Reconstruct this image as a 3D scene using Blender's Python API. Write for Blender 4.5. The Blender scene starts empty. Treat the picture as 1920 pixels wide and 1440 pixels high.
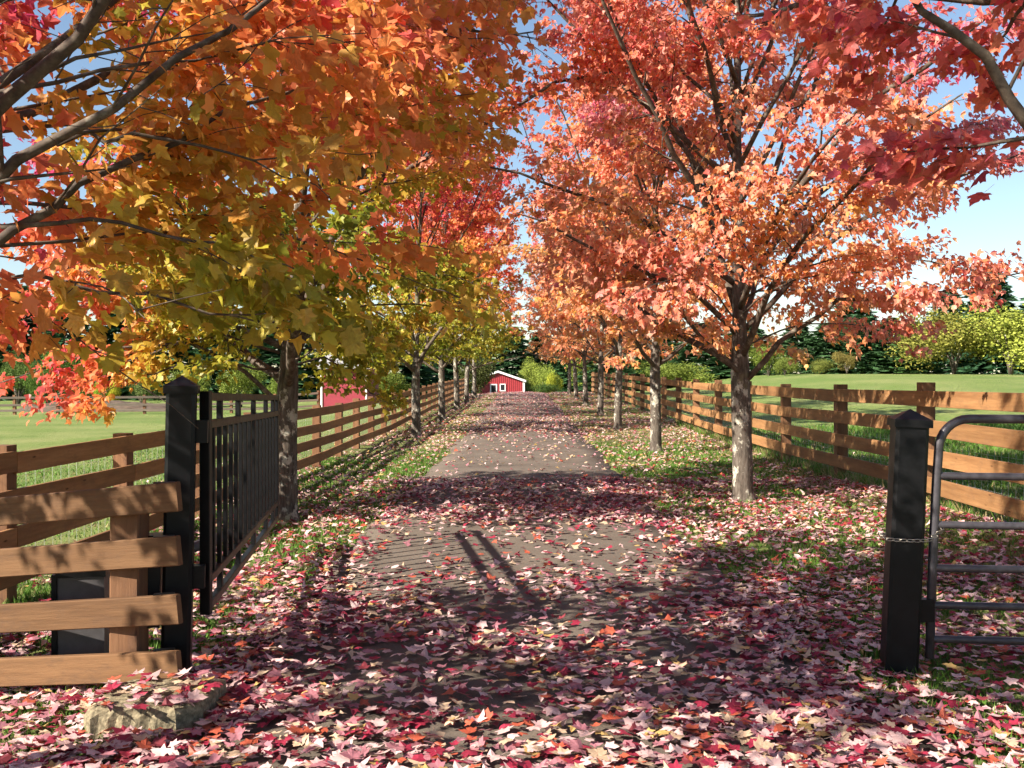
import bpy, math, random
import numpy as np
from mathutils import Vector, Matrix

S = bpy.context.scene
COL = S.collection
R_ = math.radians
random.seed(7)
RNG = np.random.default_rng(7)

# ------------------------------------------------------------------ camera, sky, sun, exposure
F_PX = 1867.0                       # focal length in pixels of a 1920 px wide frame
EYE = 1.6
VPX, HZ = 981.0, 709.0              # where the drive's direction and the horizon fall
cam_d = bpy.data.cameras.new('camera')
cam_d.sensor_width = 36.0
cam_d.lens = 36.0 * F_PX / 1920.0
cam_d.clip_start = 0.05
cam_d.clip_end = 3000
cam = bpy.data.objects.new('camera', cam_d)
COL.objects.link(cam)
cam.location = (0, 0, EYE)
cam.rotation_euler = (R_(90) - math.atan((720 - HZ) / F_PX), 0, math.atan((VPX - 960) / F_PX))
S.camera = cam

SUN_FROM = Vector((-1.8, -1.2, 1.42)).normalized()      # towards the sun
world = bpy.data.worlds.new('World')
S.world = world
world.use_nodes = True
wn = world.node_tree
bg = wn.nodes['Background']
sky = wn.nodes.new('ShaderNodeTexSky')
sky.sky_type = 'NISHITA'
sky.sun_disc = False
sky.sun_elevation = math.asin(SUN_FROM.z)
sky.sun_rotation = math.atan2(SUN_FROM.x, SUN_FROM.y) % (2 * math.pi)
sky.air_density = 1.0
sky.dust_density = 0.4
sky.ozone_density = 1.0
wn.links.new(sky.outputs[0], bg.inputs[0])
bg.inputs[1].default_value = 0.064
sun_d = bpy.data.lights.new('sun', 'SUN')
sun_d.energy = 5.0
sun_d.angle = R_(0.55)
sun_d.color = (1.0, 0.92, 0.80)
sun = bpy.data.objects.new('sun', sun_d)
COL.objects.link(sun)
sun.rotation_euler = SUN_FROM.to_track_quat('Z', 'Y').to_euler()
S.view_settings.view_transform = 'Standard'
S.view_settings.look = 'None'
S.view_settings.exposure = 1.5
S.view_settings.gamma = 1.0
S.view_settings.use_curve_mapping = False
S.render.engine = 'CYCLES'
S.cycles.max_bounces = 5
S.cycles.diffuse_bounces = 3
S.cycles.glossy_bounces = 2
S.cycles.transmission_bounces = 3
S.cycles.use_adaptive_sampling = True
S.cycles.adaptive_threshold = 0.03
S.cycles.use_denoising = True


# ------------------------------------------------------------------ terrain
def sstep(a, b, x):
    t = np.clip((np.asarray(x, float) - a) / (b - a), 0, 1)
    return t * t * (3 - 2 * t)


_py = np.linspace(-60, 600, 3301)
_pz = np.interp(_py, [-60, 20, 30, 38, 47, 55, 63, 70, 76, 85, 105, 130, 600],
                [0, 0, .07, .19, .32, .40, .48, .53, .50, .10, -1.2, -1.6, -1.6])
_k = np.hanning(41); _k /= _k.sum()
_pz = np.convolve(np.pad(_pz, 20, mode='edge'), _k, mode='valid')


def height(x, y):
    x = np.asarray(x, float); y = np.asarray(y, float)
    p = np.interp(y, _py, _pz)
    wr = sstep(5.5, 24, x)
    wl = sstep(-5, -16, x)
    r = 1.0 * sstep(8, 55, y) + 0.95 * sstep(35, 85, y)
    l = -0.42 * sstep(6, 55, y) - 0.1
    h = p * (1 - wr - wl) + r * wr + l * wl
    h = h - 0.13 * sstep(-1.9, -3.2, x) * (1 - sstep(-6, -14, x))
    h = h + 0.10 * np.exp(-((x - 4.5) / 0.45) ** 2) * sstep(5, 8, y) * (1 - sstep(13, 17, y))   # low bank along the rail fence
    h = h + 0.015 * np.sin(x * 2.1 + 0.7 * y) * np.sin(y * 1.3 - 0.5 * x) * sstep(1.9, 2.6, np.abs(x))
    return h


def hz(x, y):
    return float(height(x, y))


def at(px, py, Y):
    """point at depth Y seen at photo pixel (px, py), for laying out far things"""
    return (px - VPX) * Y / F_PX, EYE - (py - HZ) * Y / F_PX


# ------------------------------------------------------------------ material helpers
def new_mat(name):
    m = bpy.data.materials.new(name)
    m.use_nodes = True
    nt = m.node_tree
    for n in list(nt.nodes):
        nt.nodes.remove(n)
    out = nt.nodes.new('ShaderNodeOutputMaterial')
    b = nt.nodes.new('ShaderNodeBsdfPrincipled')
    nt.links.new(b.outputs[0], out.inputs[0])
    return m, nt, b, out


def N(nt, typ, **kw):
    n = nt.nodes.new(typ)
    for k, v in kw.items():
        setattr(n, k, v)
    return n


def noise(nt, vec, scale, detail=4, rough=0.6):
    n = N(nt, 'ShaderNodeTexNoise')
    n.inputs['Scale'].default_value = scale
    n.inputs['Detail'].default_value = detail
    n.inputs['Roughness'].default_value = rough
    if vec is not None:
        nt.links.new(vec, n.inputs['Vector'])
    return n


def ramp(nt, fac, stops):
    r = N(nt, 'ShaderNodeValToRGB')
    e = r.color_ramp.elements
    while len(e) < len(stops):
        e.new(0.5)
    for i, (p, c) in enumerate(stops):
        e[i].position = p
        e[i].color = (*c, 1)
    nt.links.new(fac, r.inputs[0])
    return r


def mix(nt, fac, a, b, mode='MIX'):
    m = N(nt, 'ShaderNodeMix', data_type='RGBA', blend_type=mode)
    for s, v in ((m.inputs[0], fac), (m.inputs[6], a), (m.inputs[7], b)):
        if hasattr(v, 'links'):
            nt.links.new(v, s)
        elif isinstance(v, tuple):
            s.default_value = (*v, 1)
        else:
            s.default_value = v
    return m.outputs[2]


def bump(nt, h, strength, dist, b):
    bp = N(nt, 'ShaderNodeBump')
    bp.inputs['Strength'].default_value = strength
    bp.inputs['Distance'].default_value = dist
    nt.links.new(h, bp.inputs['Height'])
    nt.links.new(bp.outputs[0], b.inputs['Normal'])


def mapping(nt, coord, scale):
    tc = N(nt, 'ShaderNodeTexCoord')
    mp = N(nt, 'ShaderNodeMapping')
    mp.inputs['Scale'].default_value = scale
    nt.links.new(tc.outputs[coord], mp.inputs[0])
    return mp.outputs[0]


def wood_mat(name, c0, c1, c2):
    m, nt, b, out = new_mat(name)
    v = mapping(nt, 'Object', (1.2, 14, 14))
    oi = N(nt, 'ShaderNodeObjectInfo')
    add = N(nt, 'ShaderNodeVectorMath', operation='ADD')
    sc = N(nt, 'ShaderNodeVectorMath', operation='SCALE')
    comb = N(nt, 'ShaderNodeCombineXYZ')
    for i in range(3):
        nt.links.new(oi.outputs['Random'], comb.inputs[i])
    nt.links.new(comb.outputs[0], sc.inputs[0]); sc.inputs['Scale'].default_value = 37.0
    nt.links.new(v, add.inputs[0]); nt.links.new(sc.outputs[0], add.inputs[1])
    g = noise(nt, add.outputs[0], 3.0, 6, .7)
    g2 = noise(nt, add.outputs[0], .55, 3, .6)
    c = ramp(nt, g.outputs[0], [(.25, c0), (.52, c1), (.8, c2)]).outputs[0]
    c = mix(nt, .5, c, ramp(nt, g2.outputs[0], [(.3, c0), (.7, c2)]).outputs[0])
    hs = N(nt, 'ShaderNodeHueSaturation')
    mr = N(nt, 'ShaderNodeMapRange')
    mr.inputs[3].default_value = .78; mr.inputs[4].default_value = 1.15
    nt.links.new(oi.outputs['Random'], mr.inputs[0])
    nt.links.new(mr.outputs[0], hs.inputs['Value'])
    nt.links.new(c, hs.inputs['Color'])
    # a few knots
    vo = N(nt, 'ShaderNodeTexVoronoi')
    vm = mapping(nt, 'Object', (1.3, 5, 5))
    va = N(nt, 'ShaderNodeVectorMath', operation='ADD')
    nt.links.new(vm, va.inputs[0]); nt.links.new(sc.outputs[0], va.inputs[1])
    nt.links.new(va.outputs[0], vo.inputs['Vector']); vo.inputs['Scale'].default_value = 1.6
    kn = ramp(nt, vo.outputs['Distance'], [(.03, (1, 1, 1)), (.09, (0, 0, 0))])
    c = mix(nt, kn.outputs[0], hs.outputs[0], (c0[0] * .4, c0[1] * .35, c0[2] * .35))
    wm = mapping(nt, 'Object', (2.2, 9, 5))
    wa = N(nt, 'ShaderNodeVectorMath', operation='ADD')
    nt.links.new(wm, wa.inputs[0]); nt.links.new(sc.outputs[0], wa.inputs[1])
    wn_ = noise(nt, wa.outputs[0], 1.7, 6, .75)
    c = mix(nt, ramp(nt, wn_.outputs[0], [(.50, (0, 0, 0)), (.72, (.7, .7, .7))]).outputs[0], c, (c0[0] * 1.05, c0[1] * 1.25, c0[2] * 1.7))
    nt.links.new(c, b.inputs['Base Color'])
    b.inputs['Roughness'].default_value = .78
    b.inputs['Specular IOR Level'].default_value = .25
    bump(nt, g.outputs[0], .6, .006, b)
    return m


def plain_mat(name, col, rough=.6, metal=0.0, var=.25, scale=30.0, bstr=.15, spec=.5):
    m, nt, b, out = new_mat(name)
    v = mapping(nt, 'Object', (1, 1, 1))
    n = noise(nt, v, scale, 5, .65)
    lo = tuple(c * (1 - var) for c in col); hi = tuple(min(1, c * (1 + var)) for c in col)
    c = ramp(nt, n.outputs[0], [(.3, lo), (.7, hi)])
    nt.links.new(c.outputs[0], b.inputs['Base Color'])
    rr = N(nt, 'ShaderNodeMapRange')
    rr.inputs[3].default_value = max(.05, rough - .12); rr.inputs[4].default_value = min(1, rough + .12)
    nt.links.new(n.outputs[0], rr.inputs[0]); nt.links.new(rr.outputs[0], b.inputs['Roughness'])
    b.inputs['Metallic'].default_value = metal
    b.inputs['Specular IOR Level'].default_value = spec
    if bstr:
        bump(nt, n.outputs[0], bstr, .004, b)
    return m


def leaf_mat(name, source, trans=.42, rough=.5, spec=.35, veins=False):
    m, nt, b, out = new_mat(name)
    if source == 'attr':
        a = N(nt, 'ShaderNodeAttribute', attribute_name='leaf_color')
        c = a.outputs['Color']
    elif source == 'object':
        a = N(nt, 'ShaderNodeObjectInfo'); c = a.outputs['Color']
    else:
        a = N(nt, 'ShaderNodeAttribute', attribute_name='leaf_color')
        o = N(nt, 'ShaderNodeObjectInfo')
        c = mix(nt, 1.0, a.outputs['Color'], o.outputs['Color'], 'MULTIPLY')
    if veins:
        tc = N(nt, 'ShaderNodeTexCoord')
        n = noise(nt, tc.outputs['Object'], 55 if source == 'attr' else 6, 3)
        r = ramp(nt, n.outputs[0], [(.3, (.72, .68, .66)), (.65, (1, 1, 1))])
        c = mix(nt, 1.0, c, r.outputs[0], 'MULTIPLY')
    nt.links.new(c, b.inputs['Base Color'])
    b.inputs['Roughness'].default_value = rough
    b.inputs['Specular IOR Level'].default_value = spec
    t = N(nt, 'ShaderNodeBsdfTranslucent')
    nt.links.new(c, t.inputs[0])
    mx = N(nt, 'ShaderNodeMixShader')
    mx.inputs[0].default_value = trans
    nt.links.new(b.outputs[0], mx.inputs[1]); nt.links.new(t.outputs[0], mx.inputs[2])
    nt.links.new(mx.outputs[0], out.inputs[0])
    return m


def bark_mat():
    m, nt, b, out = new_mat('bark')
    v = mapping(nt, 'Object', (1, 1, .22))
    n = noise(nt, v, 28, 6, .7)
    v2 = mapping(nt, 'Object', (1, 1, .7))
    n2 = noise(nt, v2, 6.5, 5, .7)
    c = ramp(nt, n.outputs[0], [(.32, (.035, .027, .022)), (.5, (.095, .076, .06)), (.72, (.17, .145, .12))]).outputs[0]
    li = ramp(nt, n2.outputs[0], [(.535, (0, 0, 0)), (.60, (1, 1, 1))])
    c = mix(nt, li.outputs[0], c, (.40, .37, .30))
    n3 = noise(nt, v2, 3.1, 4, .6)
    mo = ramp(nt, n3.outputs[0], [(.58, (0, 0, 0)), (.68, (.6, .6, .6))])
    c = mix(nt, mo.outputs[0], c, (.17, .17, .07))
    nt.links.new(c, b.inputs['Base Color'])
    b.inputs['Roughness'].default_value = .88
    b.inputs['Specular IOR Level'].default_value = .2
    bump(nt, n.outputs[0], .8, .012, b)
    return m


def twig_mat():
    m, nt, b, out = new_mat('branch_bark')
    v = mapping(nt, 'Object', (1, 1, 1))
    n = noise(nt, v, 14, 4, .7)
    c = ramp(nt, n.outputs[0], [(.35, (.045, .032, .026)), (.55, (.10, .075, .055)), (.72, (.22, .19, .15))])
    nt.links.new(c.outputs[0], b.inputs['Base Color'])
    b.inputs['Roughness'].default_value = .8
    b.inputs['Specular IOR Level'].default_value = .25
    bump(nt, n.outputs[0], .4, .004, b)
    return m


def ground_mat():
    m, nt, b, out = new_mat('grass_ground')
    geo = N(nt, 'ShaderNodeNewGeometry')
    p = geo.outputs['Position']
    n1 = noise(nt, p, .35, 4, .6)
    n2 = noise(nt, p, 5.0, 5, .7)
    n3 = noise(nt, p, 40.0, 3, .7)
    c = ramp(nt, n2.outputs[0], [(.25, (.10, .15, .035)), (.5, (.18, .24, .065)), (.75, (.28, .31, .11))]).outputs[0]
    c = mix(nt, ramp(nt, n1.outputs[0], [(.4, (0, 0, 0)), (.62, (.65, .65, .65))]).outputs[0], c, (.30, .30, .12))
    n5 = noise(nt, p, .09, 4, .6)
    c = mix(nt, ramp(nt, n5.outputs[0], [(.42, (.5, .5, .5)), (.6, (0, 0, 0))]).outputs[0], c, (.11, .18, .04))
    c = mix(nt, .55, c, ramp(nt, n3.outputs[0], [(.3, (.45, .45, .45)), (.7, (1.35, 1.35, 1.3))]).outputs[0], 'MULTIPLY')
    # bare earth and thatch on the strip under the maples
    sep = N(nt, 'ShaderNodeSeparateXYZ'); nt.links.new(p, sep.inputs[0])
    ab = N(nt, 'ShaderNodeMath', operation='ABSOLUTE'); nt.links.new(sep.outputs[0], ab.inputs[0])
    mr = N(nt, 'ShaderNodeMapRange'); mr.inputs[1].default_value = 5.6; mr.inputs[2].default_value = 3.8
    nt.links.new(ab.outputs[0], mr.inputs[0])
    n4 = noise(nt, p, 1.6, 5, .7)
    e = ramp(nt, n4.outputs[0], [(.42, (0, 0, 0)), (.62, (.9, .9, .9))])
    mu = N(nt, 'ShaderNodeMath', operation='MULTIPLY')
    nt.links.new(mr.outputs[0], mu.inputs[0]); nt.links.new(e.outputs[0], mu.inputs[1])
    c = mix(nt, mu.outputs[0], c, (.10, .072, .042))
    nt.links.new(c, b.inputs['Base Color'])
    b.inputs['Roughness'].default_value = .95
    b.inputs['Specular IOR Level'].default_value = .1
    bump(nt, n3.outputs[0], .9, .05, b)
    return m


def drive_mat():
    m, nt, b, out = new_mat('asphalt')
    geo = N(nt, 'ShaderNodeNewGeometry')
    p = geo.outputs['Position']
    n1 = noise(nt, p, 1.1, 5, .6)
    n2 = noise(nt, p, 120, 3, .7)
    n3 = noise(nt, p, 9, 4, .7)
    c = ramp(nt, n1.outputs[0], [(.3, (.098, .078, .062)), (.7, (.150, .122, .098))]).outputs[0]
    c = mix(nt, .7, c, ramp(nt, n2.outputs[0], [(.3, (.55, .55, .55)), (.68, (1.4, 1.38, 1.33))]).outputs[0], 'MULTIPLY')
    c = mix(nt, ramp(nt, n3.outputs[0], [(.6, (0, 0, 0)), (.8, (.35, .35, .35))]).outputs[0], c, (.17, .14, .10))
    nt.links.new(c, b.inputs['Base Color'])
    b.inputs['Roughness'].default_value = .9
    b.inputs['Specular IOR Level'].default_value = .25
    bump(nt, n2.outputs[0], .6, .006, b)
    return m


M = {
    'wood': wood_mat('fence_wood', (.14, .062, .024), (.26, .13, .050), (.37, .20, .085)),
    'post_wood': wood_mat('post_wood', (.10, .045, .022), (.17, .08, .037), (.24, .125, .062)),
    'stub_wood': wood_mat('stub_wood', (.075, .036, .016), (.145, .073, .031), (.215, .115, .052)),  # browner than the long fences, with some tree shade put into the colour
    'old_wood': wood_mat('weathered_wood', (.10, .075, .055), (.17, .13, .10), (.25, .20, .155)),
    'black': plain_mat('black_paint', (.004, .004, .0045), .42, 0, .5, 14, .06, .22),
    'tube': plain_mat('painted_tube', (.06, .055, .062), .38, .3, .3, 25, .05),
    'chain': plain_mat('galvanised_steel', (.34, .31, .26), .35, .9, .3, 60, .1),
    'wire': plain_mat('fence_wire', (.42, .42, .40), .45, .7, .2, 60, 0),
    'box': plain_mat('grey_plastic', (.065, .06, .062), .55, 0, .2, 20, .08),
    'concrete': plain_mat('aggregate_concrete', (.20, .165, .105), .93, 0, .65, 38, 2.5, .15),
    'leaf': leaf_mat('maple_leaves', 'attr', .50, .45, .4),
    'leaf_one': leaf_mat('maple_leaf', 'object', .45, .45, .4, True),
    'litter': leaf_mat('fallen_leaves', 'attr', .12, .55, .35),
    'litter_one': leaf_mat('fallen_leaf', 'object', .12, .55, .35, True),
    'grass': leaf_mat('grass_blades', 'attr', .35, .6, .25),
    'needles': leaf_mat('bush_and_needles', 'both', .18, .7, .2),
    'bark': bark_mat(),
    'twig': twig_mat(),
    'ground': ground_mat(),
    'drive': drive_mat(),
    'red': plain_mat('barn_red', (.36, .035, .042), .6, .1, .15, 6, .05),
    'dark_red': plain_mat('shed_red', (.27, .028, .045), .6, .1, .15, 6, .05),
    'white': plain_mat('white_trim', (.78, .76, .72), .6, 0, .06, 9, .05),
    'roof': plain_mat('roof_grey', (.30, .29, .28), .75, 0, .2, 7, .2),
    'glass': plain_mat('window_glass', (.02, .022, .025), .12, 0, .3, 3, 0),
    'dark': plain_mat('dark_inside', (.012, .011, .011), .9, 0, .2, 3, 0),
    'mulch': plain_mat('mulch', (.10, .065, .042), .95, 0, .5, 4, .6),
}


# ------------------------------------------------------------------ object helpers
def tag(o, label=None, cat=None, group=None, kind=None):
    if label: o['label'] = label
    if cat: o['category'] = cat
    if group: o['group'] = group
    if kind: o['kind'] = kind
    return o


def empty(name, loc, label=None, cat=None, group=None):
    o = bpy.data.objects.new(name, None)
    o.empty_display_size = .2
    COL.objects.link(o)
    o.location = loc
    return tag(o, label, cat, group)


def add_obj(name, mesh, mat=None, parent=None, loc=(0, 0, 0)):
    o = bpy.data.objects.new(name, mesh)
    COL.objects.link(o)
    o.location = loc
    if mat is not None and not mesh.materials:
        mesh.materials.append(mat)
    if parent is not None:
        o.parent = parent
    return o


def mesh_arrays(name, V, F, colors=None, smooth=False):
    """V (n,3), F: (m,k) array of equal polygons or a list of tuples"""
    me = bpy.data.meshes.new(name)
    if isinstance(F, np.ndarray):
        m, k = F.shape
        me.vertices.add(len(V)); me.vertices.foreach_set('co', np.ascontiguousarray(V, np.float32).ravel())
        me.loops.add(m * k); me.loops.foreach_set('vertex_index', np.ascontiguousarray(F, np.int32).ravel())
        me.polygons.add(m)
        me.polygons.foreach_set('loop_start', np.arange(0, m * k, k, dtype=np.int32))
        try:
            me.polygons.foreach_set('loop_total', np.full(m, k, np.int32))
        except Exception:
            pass
        me.update(calc_edges=True)
    else:
        me.from_pydata([tuple(v) for v in V], [], F)
        me.update()
    me.polygons.foreach_set('use_smooth', np.full(len(me.polygons), smooth, bool))
    if colors is not None:
        a = me.attributes.new('leaf_color', 'FLOAT_COLOR', 'POINT')
        c = np.ones((len(V), 4), np.float32); c[:, :3] = colors
        a.data.foreach_set('color', c.ravel())
    return me


class MB:
    """collects shapes into one mesh"""
    def __init__(s): s.v = []; s.f = []; s.n = 0

    def add(s, V, F):
        V = np.asarray(V, float)
        s.v.append(V); s.f += [tuple(i + s.n for i in f) for f in F]; s.n += len(V)

    def box(s, x0, x1, y0, y1, z0, z1):
        V = [(x, y, z) for z in (z0, z1) for y in (y0, y1) for x in (x0, x1)]
        s.add(V, [(0, 2, 3, 1), (4, 5, 7, 6), (0, 1, 5, 4), (2, 6, 7, 3), (0, 4, 6, 2), (1, 3, 7, 5)])
        return s

    def tube(s, pts, rad, k=6, cap=True, closed=False):
        P = np.asarray(pts, float); n = len(P)
        rad = np.broadcast_to(np.asarray(rad, float), (n,))
        if closed:
            T = np.roll(P, -1, 0) - np.roll(P, 1, 0)
        else:
            T = np.gradient(P, axis=0)
        T /= np.linalg.norm(T, axis=1)[:, None] + 1e-9
        ref = np.array([0, 0, 1.]) if abs(T[:, 2]).mean() < .8 else np.array([1., 0, 0])
        A = np.cross(T, ref); A /= np.linalg.norm(A, axis=1)[:, None] + 1e-9
        B = np.cross(T, A)
        an = np.arange(k) * 2 * math.pi / k
        V = (P[:, None] + (A[:, None] * np.cos(an)[None, :, None] + B[:, None] * np.sin(an)[None, :, None]) * rad[:, None, None]).reshape(-1, 3)
        F = []
        rng = range(n if closed else n - 1)
        for i in rng:
            j = (i + 1) % n
            for q in range(k):
                r = (q + 1) % k
                F.append((i * k + q, i * k + r, j * k + r, j * k + q))
        if cap and not closed:
            F.append(tuple(range(k))[::-1]); F.append(tuple((n - 1) * k + q for q in range(k)))
        s.add(V, F)
        return s

    def build(s, name, mat, parent=None, loc=(0, 0, 0), smooth=False):
        V = np.concatenate(s.v)
        return add_obj(name, mesh_arrays(name, V, s.f, smooth=smooth), mat, parent, loc)


_beams = {}


def beam_mesh(L, w, h, ch, name='beam'):
    key = (round(L, 3), round(w, 4), round(h, 4), ch)
    if key not in _beams:
        a, b = w / 2, h / 2
        ring = [(a - ch, -b), (a, -b + ch), (a, b - ch), (a - ch, b), (-a + ch, b), (-a, b - ch), (-a, -b + ch), (-a + ch, -b)]
        V = [(-L / 2, y, z) for y, z in ring] + [(L / 2, y, z) for y, z in ring]
        F = [tuple(range(8)), tuple(range(15, 7, -1))]
        for i in range(8):
            j = (i + 1) % 8
            F.append((i, i + 8, j + 8, j))
        _beams[key] = [(V, F), {}]
    return _beams[key]


def beam(name, p0, p1, w, h, mat, parent=None, ch=.006, roll=0.0, org=(0, 0, 0)):
    """bevelled bar from p0 to p1, w across and h along the upright of its section"""
    p0, p1 = Vector(p0), Vector(p1)
    d = p1 - p0
    L = d.length
    (V, F), byname = beam_mesh(L, w, h, ch)
    me = byname.get(mat.name)
    if me is None:
        me = mesh_arrays(name, V, F)
        me.materials.append(mat)
        byname[mat.name] = me
    o = bpy.data.objects.new(name, me)
    COL.objects.link(o)
    x = d.normalized()
    up = Vector((0, 0, 1)) if abs(x.z) < .95 else Vector((0, 1, 0))
    y = up.cross(x).normalized(); z = x.cross(y)
    mt = Matrix((x, y, z)).transposed().to_4x4() @ Matrix.Rotation(roll, 4, 'X')
    o.matrix_local = Matrix.Translation((p0 + p1) / 2 - Vector(org)) @ mt
    if parent is not None:
        o.parent = parent
    return o


def unit(v):
    return v / (np.linalg.norm(v, axis=-1, keepdims=True) + 1e-9)


# ------------------------------------------------------------------ leaf shapes
def fan(outline, c, bend, fold=0.0, twist=0.0, roll=0.0):
    P = np.array([c] + outline, float)
    P[:, 1] -= 0.0
    r2 = (P[:, 0] ** 2 + (P[:, 1] - c[1]) ** 2)
    z = -bend * r2 + fold * np.abs(P[:, 0]) + twist * P[:, 0] * (P[:, 1] - c[1]) * 2 + roll * (P[:, 1] - c[1]) ** 3 * 2
    V = np.column_stack([P, z])
    n = len(outline)
    F = np.array([(0, 1 + i, 1 + (i + 1) % n) for i in range(n)])
    return V, F


def mirror(h):
    return h + [(-x, y) for x, y in reversed(h[1:-1])]


MAPLE_FULL = mirror([(0, .06), (.20, -.03), (.41, .05), (.33, .17), (.42, .27), (.62, .44), (.48, .50), (.43, .62), (.25, .55), (.27, .71), (.13, .83), (0, 1.02)])
MAPLE_MID = mirror([(0, .05), (.36, .0), (.33, .23), (.60, .47), (.27, .54), (.22, .74), (0, 1.0)])
MAPLE_LOW = mirror([(0, .0), (.40, .08), (.54, .50), (.22, .56), (0, 1.0)])
MAPLE_FAR = [(0, 0), (.45, .30), (.12, .55), (0, 1.0), (-.40, .45)]
LEAF = {
    'full': [fan(MAPLE_FULL, (0, .36), .35, .10), fan(MAPLE_FULL, (0, .36), .25, -.22), fan(MAPLE_FULL, (0, .36), -.35, .12), fan(MAPLE_FULL, (0, .36), .3, .22, .3, .22), fan(MAPLE_FULL, (0, .36), -.3, -.12, -.3, -.25)],
    'mid': [fan(MAPLE_MID, (0, .36), .5, .08), fan(MAPLE_MID, (0, .36), .35, .35), fan(MAPLE_MID, (0, .36), -.25, .1), fan(MAPLE_MID, (0, .36), .3, .25, .35, -.4)],
    'low': [fan(MAPLE_LOW, (0, .36), .4, .15), fan(MAPLE_LOW, (0, .36), -.2, .3, .4, -.6)],
    'far': [fan(MAPLE_FAR, (0, .36), .3, .1)],
}


def basis(d, n):
    """rotation with y along d and z near n"""
    y = unit(d)
    x = unit(np.cross(y, n))
    z = np.cross(x, y)
    return np.stack([x, y, z], axis=2)


def scatter(templates, pos, rot, size, cols, rng, asp=(.7, 1.05)):
    """join one leaf per row into V, F, C"""
    which = rng.integers(0, len(templates), len(pos))
    Vs, Fs, Cs, off = [], [], [], 0
    for t, (TV, TF) in enumerate(templates):
        s = which == t
        if not s.any():
            continue
        A = np.ones((int(s.sum()), 1, 3)); A[:, 0, 0] = rng.uniform(*asp, int(s.sum())); A[:, 0, 2] = rng.uniform(.3, 1.45, int(s.sum()))
        V = np.einsum('nij,nkj->nki', rot[s], TV[None] * A) * size[s][:, None, None] + pos[s][:, None, :]
        k, n = len(TV), int(s.sum())
        F = (TF[None] + (np.arange(n) * k)[:, None, None]).reshape(-1, 3) + off
        Vs.append(V.reshape(-1, 3)); Fs.append(F); Cs.append(np.repeat(cols[s], k, axis=0)); off += n * k
    return np.concatenate(Vs), np.concatenate(Fs), np.concatenate(Cs)


def in_frame(P, margin=0):
    x = VPX + P[:, 0] * F_PX / np.maximum(P[:, 1], .1)
    y = HZ + (EYE - P[:, 2]) * F_PX / np.maximum(P[:, 1], .1)
    return (P[:, 1] > .5) & (x > -margin) & (x < 1920 + margin) & (y > -margin) & (y < 1440 + margin)


RAMP_X = np.array([0, .22, .42, .60, .78, .92, 1.05])
RAMP_C = np.array([(.15, .19, .02), (.40, .36, .035), (.66, .37, .06), (.78, .28, .085), (.76, .17, .10), (.66, .085, .11), (.54, .06, .16)])


def leaf_colour(score, rng):
    c = np.column_stack([np.interp(score, RAMP_X, RAMP_C[:, i]) for i in range(3)])
    v = rng.uniform(.72, 1.2, (len(score), 1))
    return np.clip(c * v, .004, .9)


# ------------------------------------------------------------------ the setting
def axis(fine, coarse):
    return np.unique(np.concatenate([fine, coarse]))


gx = axis(np.arange(-8, 9, .25), np.concatenate([np.arange(-60, 61, 2.0), np.linspace(-700, 700, 57)]))
gy = axis(np.arange(-2, 40, .6), np.concatenate([np.arange(-20, 160, 2.0), np.linspace(-200, 1500, 60)]))
GX, GY = np.meshgrid(gx, gy)
GZ = height(GX, GY)
V = np.column_stack([GX.ravel(), GY.ravel(), GZ.ravel()])
nx, ny = len(gx), len(gy)
I = (np.arange(ny - 1)[:, None] * nx + np.arange(nx - 1)[None]).ravel()
ground = add_obj('ground', mesh_arrays('ground', V, np.column_stack([I, I + 1, I + nx + 1, I + nx]), smooth=True), M['ground'])
tag(ground, 'grassy ground of verges and fields on both sides of the drive', 'ground', kind='structure')


def edge(y, side):
    w = 1.60 + .05 * math.sin(y * .9 + side) + .035 * math.sin(y * 2.7 + 2 * side) + .02 * math.sin(y * 7.1)
    if y < 5.5:
        w += .55 * (5.5 - y) / 3
    return side * w


dv, df = [], []
ys = np.concatenate([np.arange(-12, 30, .25), np.arange(30, 112, 1.0)])
ks = np.linspace(0, 1, 9)
for y in ys:
    a, b = edge(y, -1), edge(y, 1)
    dv.append((a - .02, y, hz(a, y) - .03))
    for k in ks:
        x = a + (b - a) * k
        dv.append((x, y, hz(x, y) + .012 + .035 * (1 - (2 * k - 1) ** 2)))
    dv.append((b + .02, y, hz(b, y) - .03))
W = len(ks) + 2
for i in range(len(ys) - 1):
    for j in range(W - 1):
        df.append((i * W + j, i * W + j + 1, (i + 1) * W + j + 1, (i + 1) * W + j))
drive = add_obj('driveway', mesh_arrays('driveway', np.array(dv), np.array(df), smooth=True), M['drive'])
tag(drive, 'grey-brown asphalt driveway running straight between two rows of maples', 'driveway', kind='structure')


def surf(x, y):
    """height of drive or ground"""
    h = height(x, y)
    e = 1.60 + .55 * np.clip((5.5 - y) / 3, 0, 3)
    k = np.clip(1 - (x / e) ** 2, 0, 1)
    return h + np.where(np.abs(x) < e, .012 + .035 * k, 0)


# ------------------------------------------------------------------ maples
def curve(p0, d0, d1, L, n, rng, wob=.04):
    """path of length L whose heading turns from d0 to d1"""
    d0, d1 = unit(np.array(d0, float)), unit(np.array(d1, float))
    P = [np.array(p0, float)]
    for i in range(n):
        t = (i + .5) / n
        d = unit(d0 * (1 - t) + d1 * t + rng.normal(0, wob, 3))
        P.append(P[-1] + d * L / n)
    return np.array(P)


def sub_path(P, t):
    """point and heading at fraction t of a path"""
    u = t * (len(P) - 1); i = min(int(u), len(P) - 2)
    return P[i] + (P[i + 1] - P[i]) * (u - i), unit(P[i + 1] - P[i])


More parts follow.
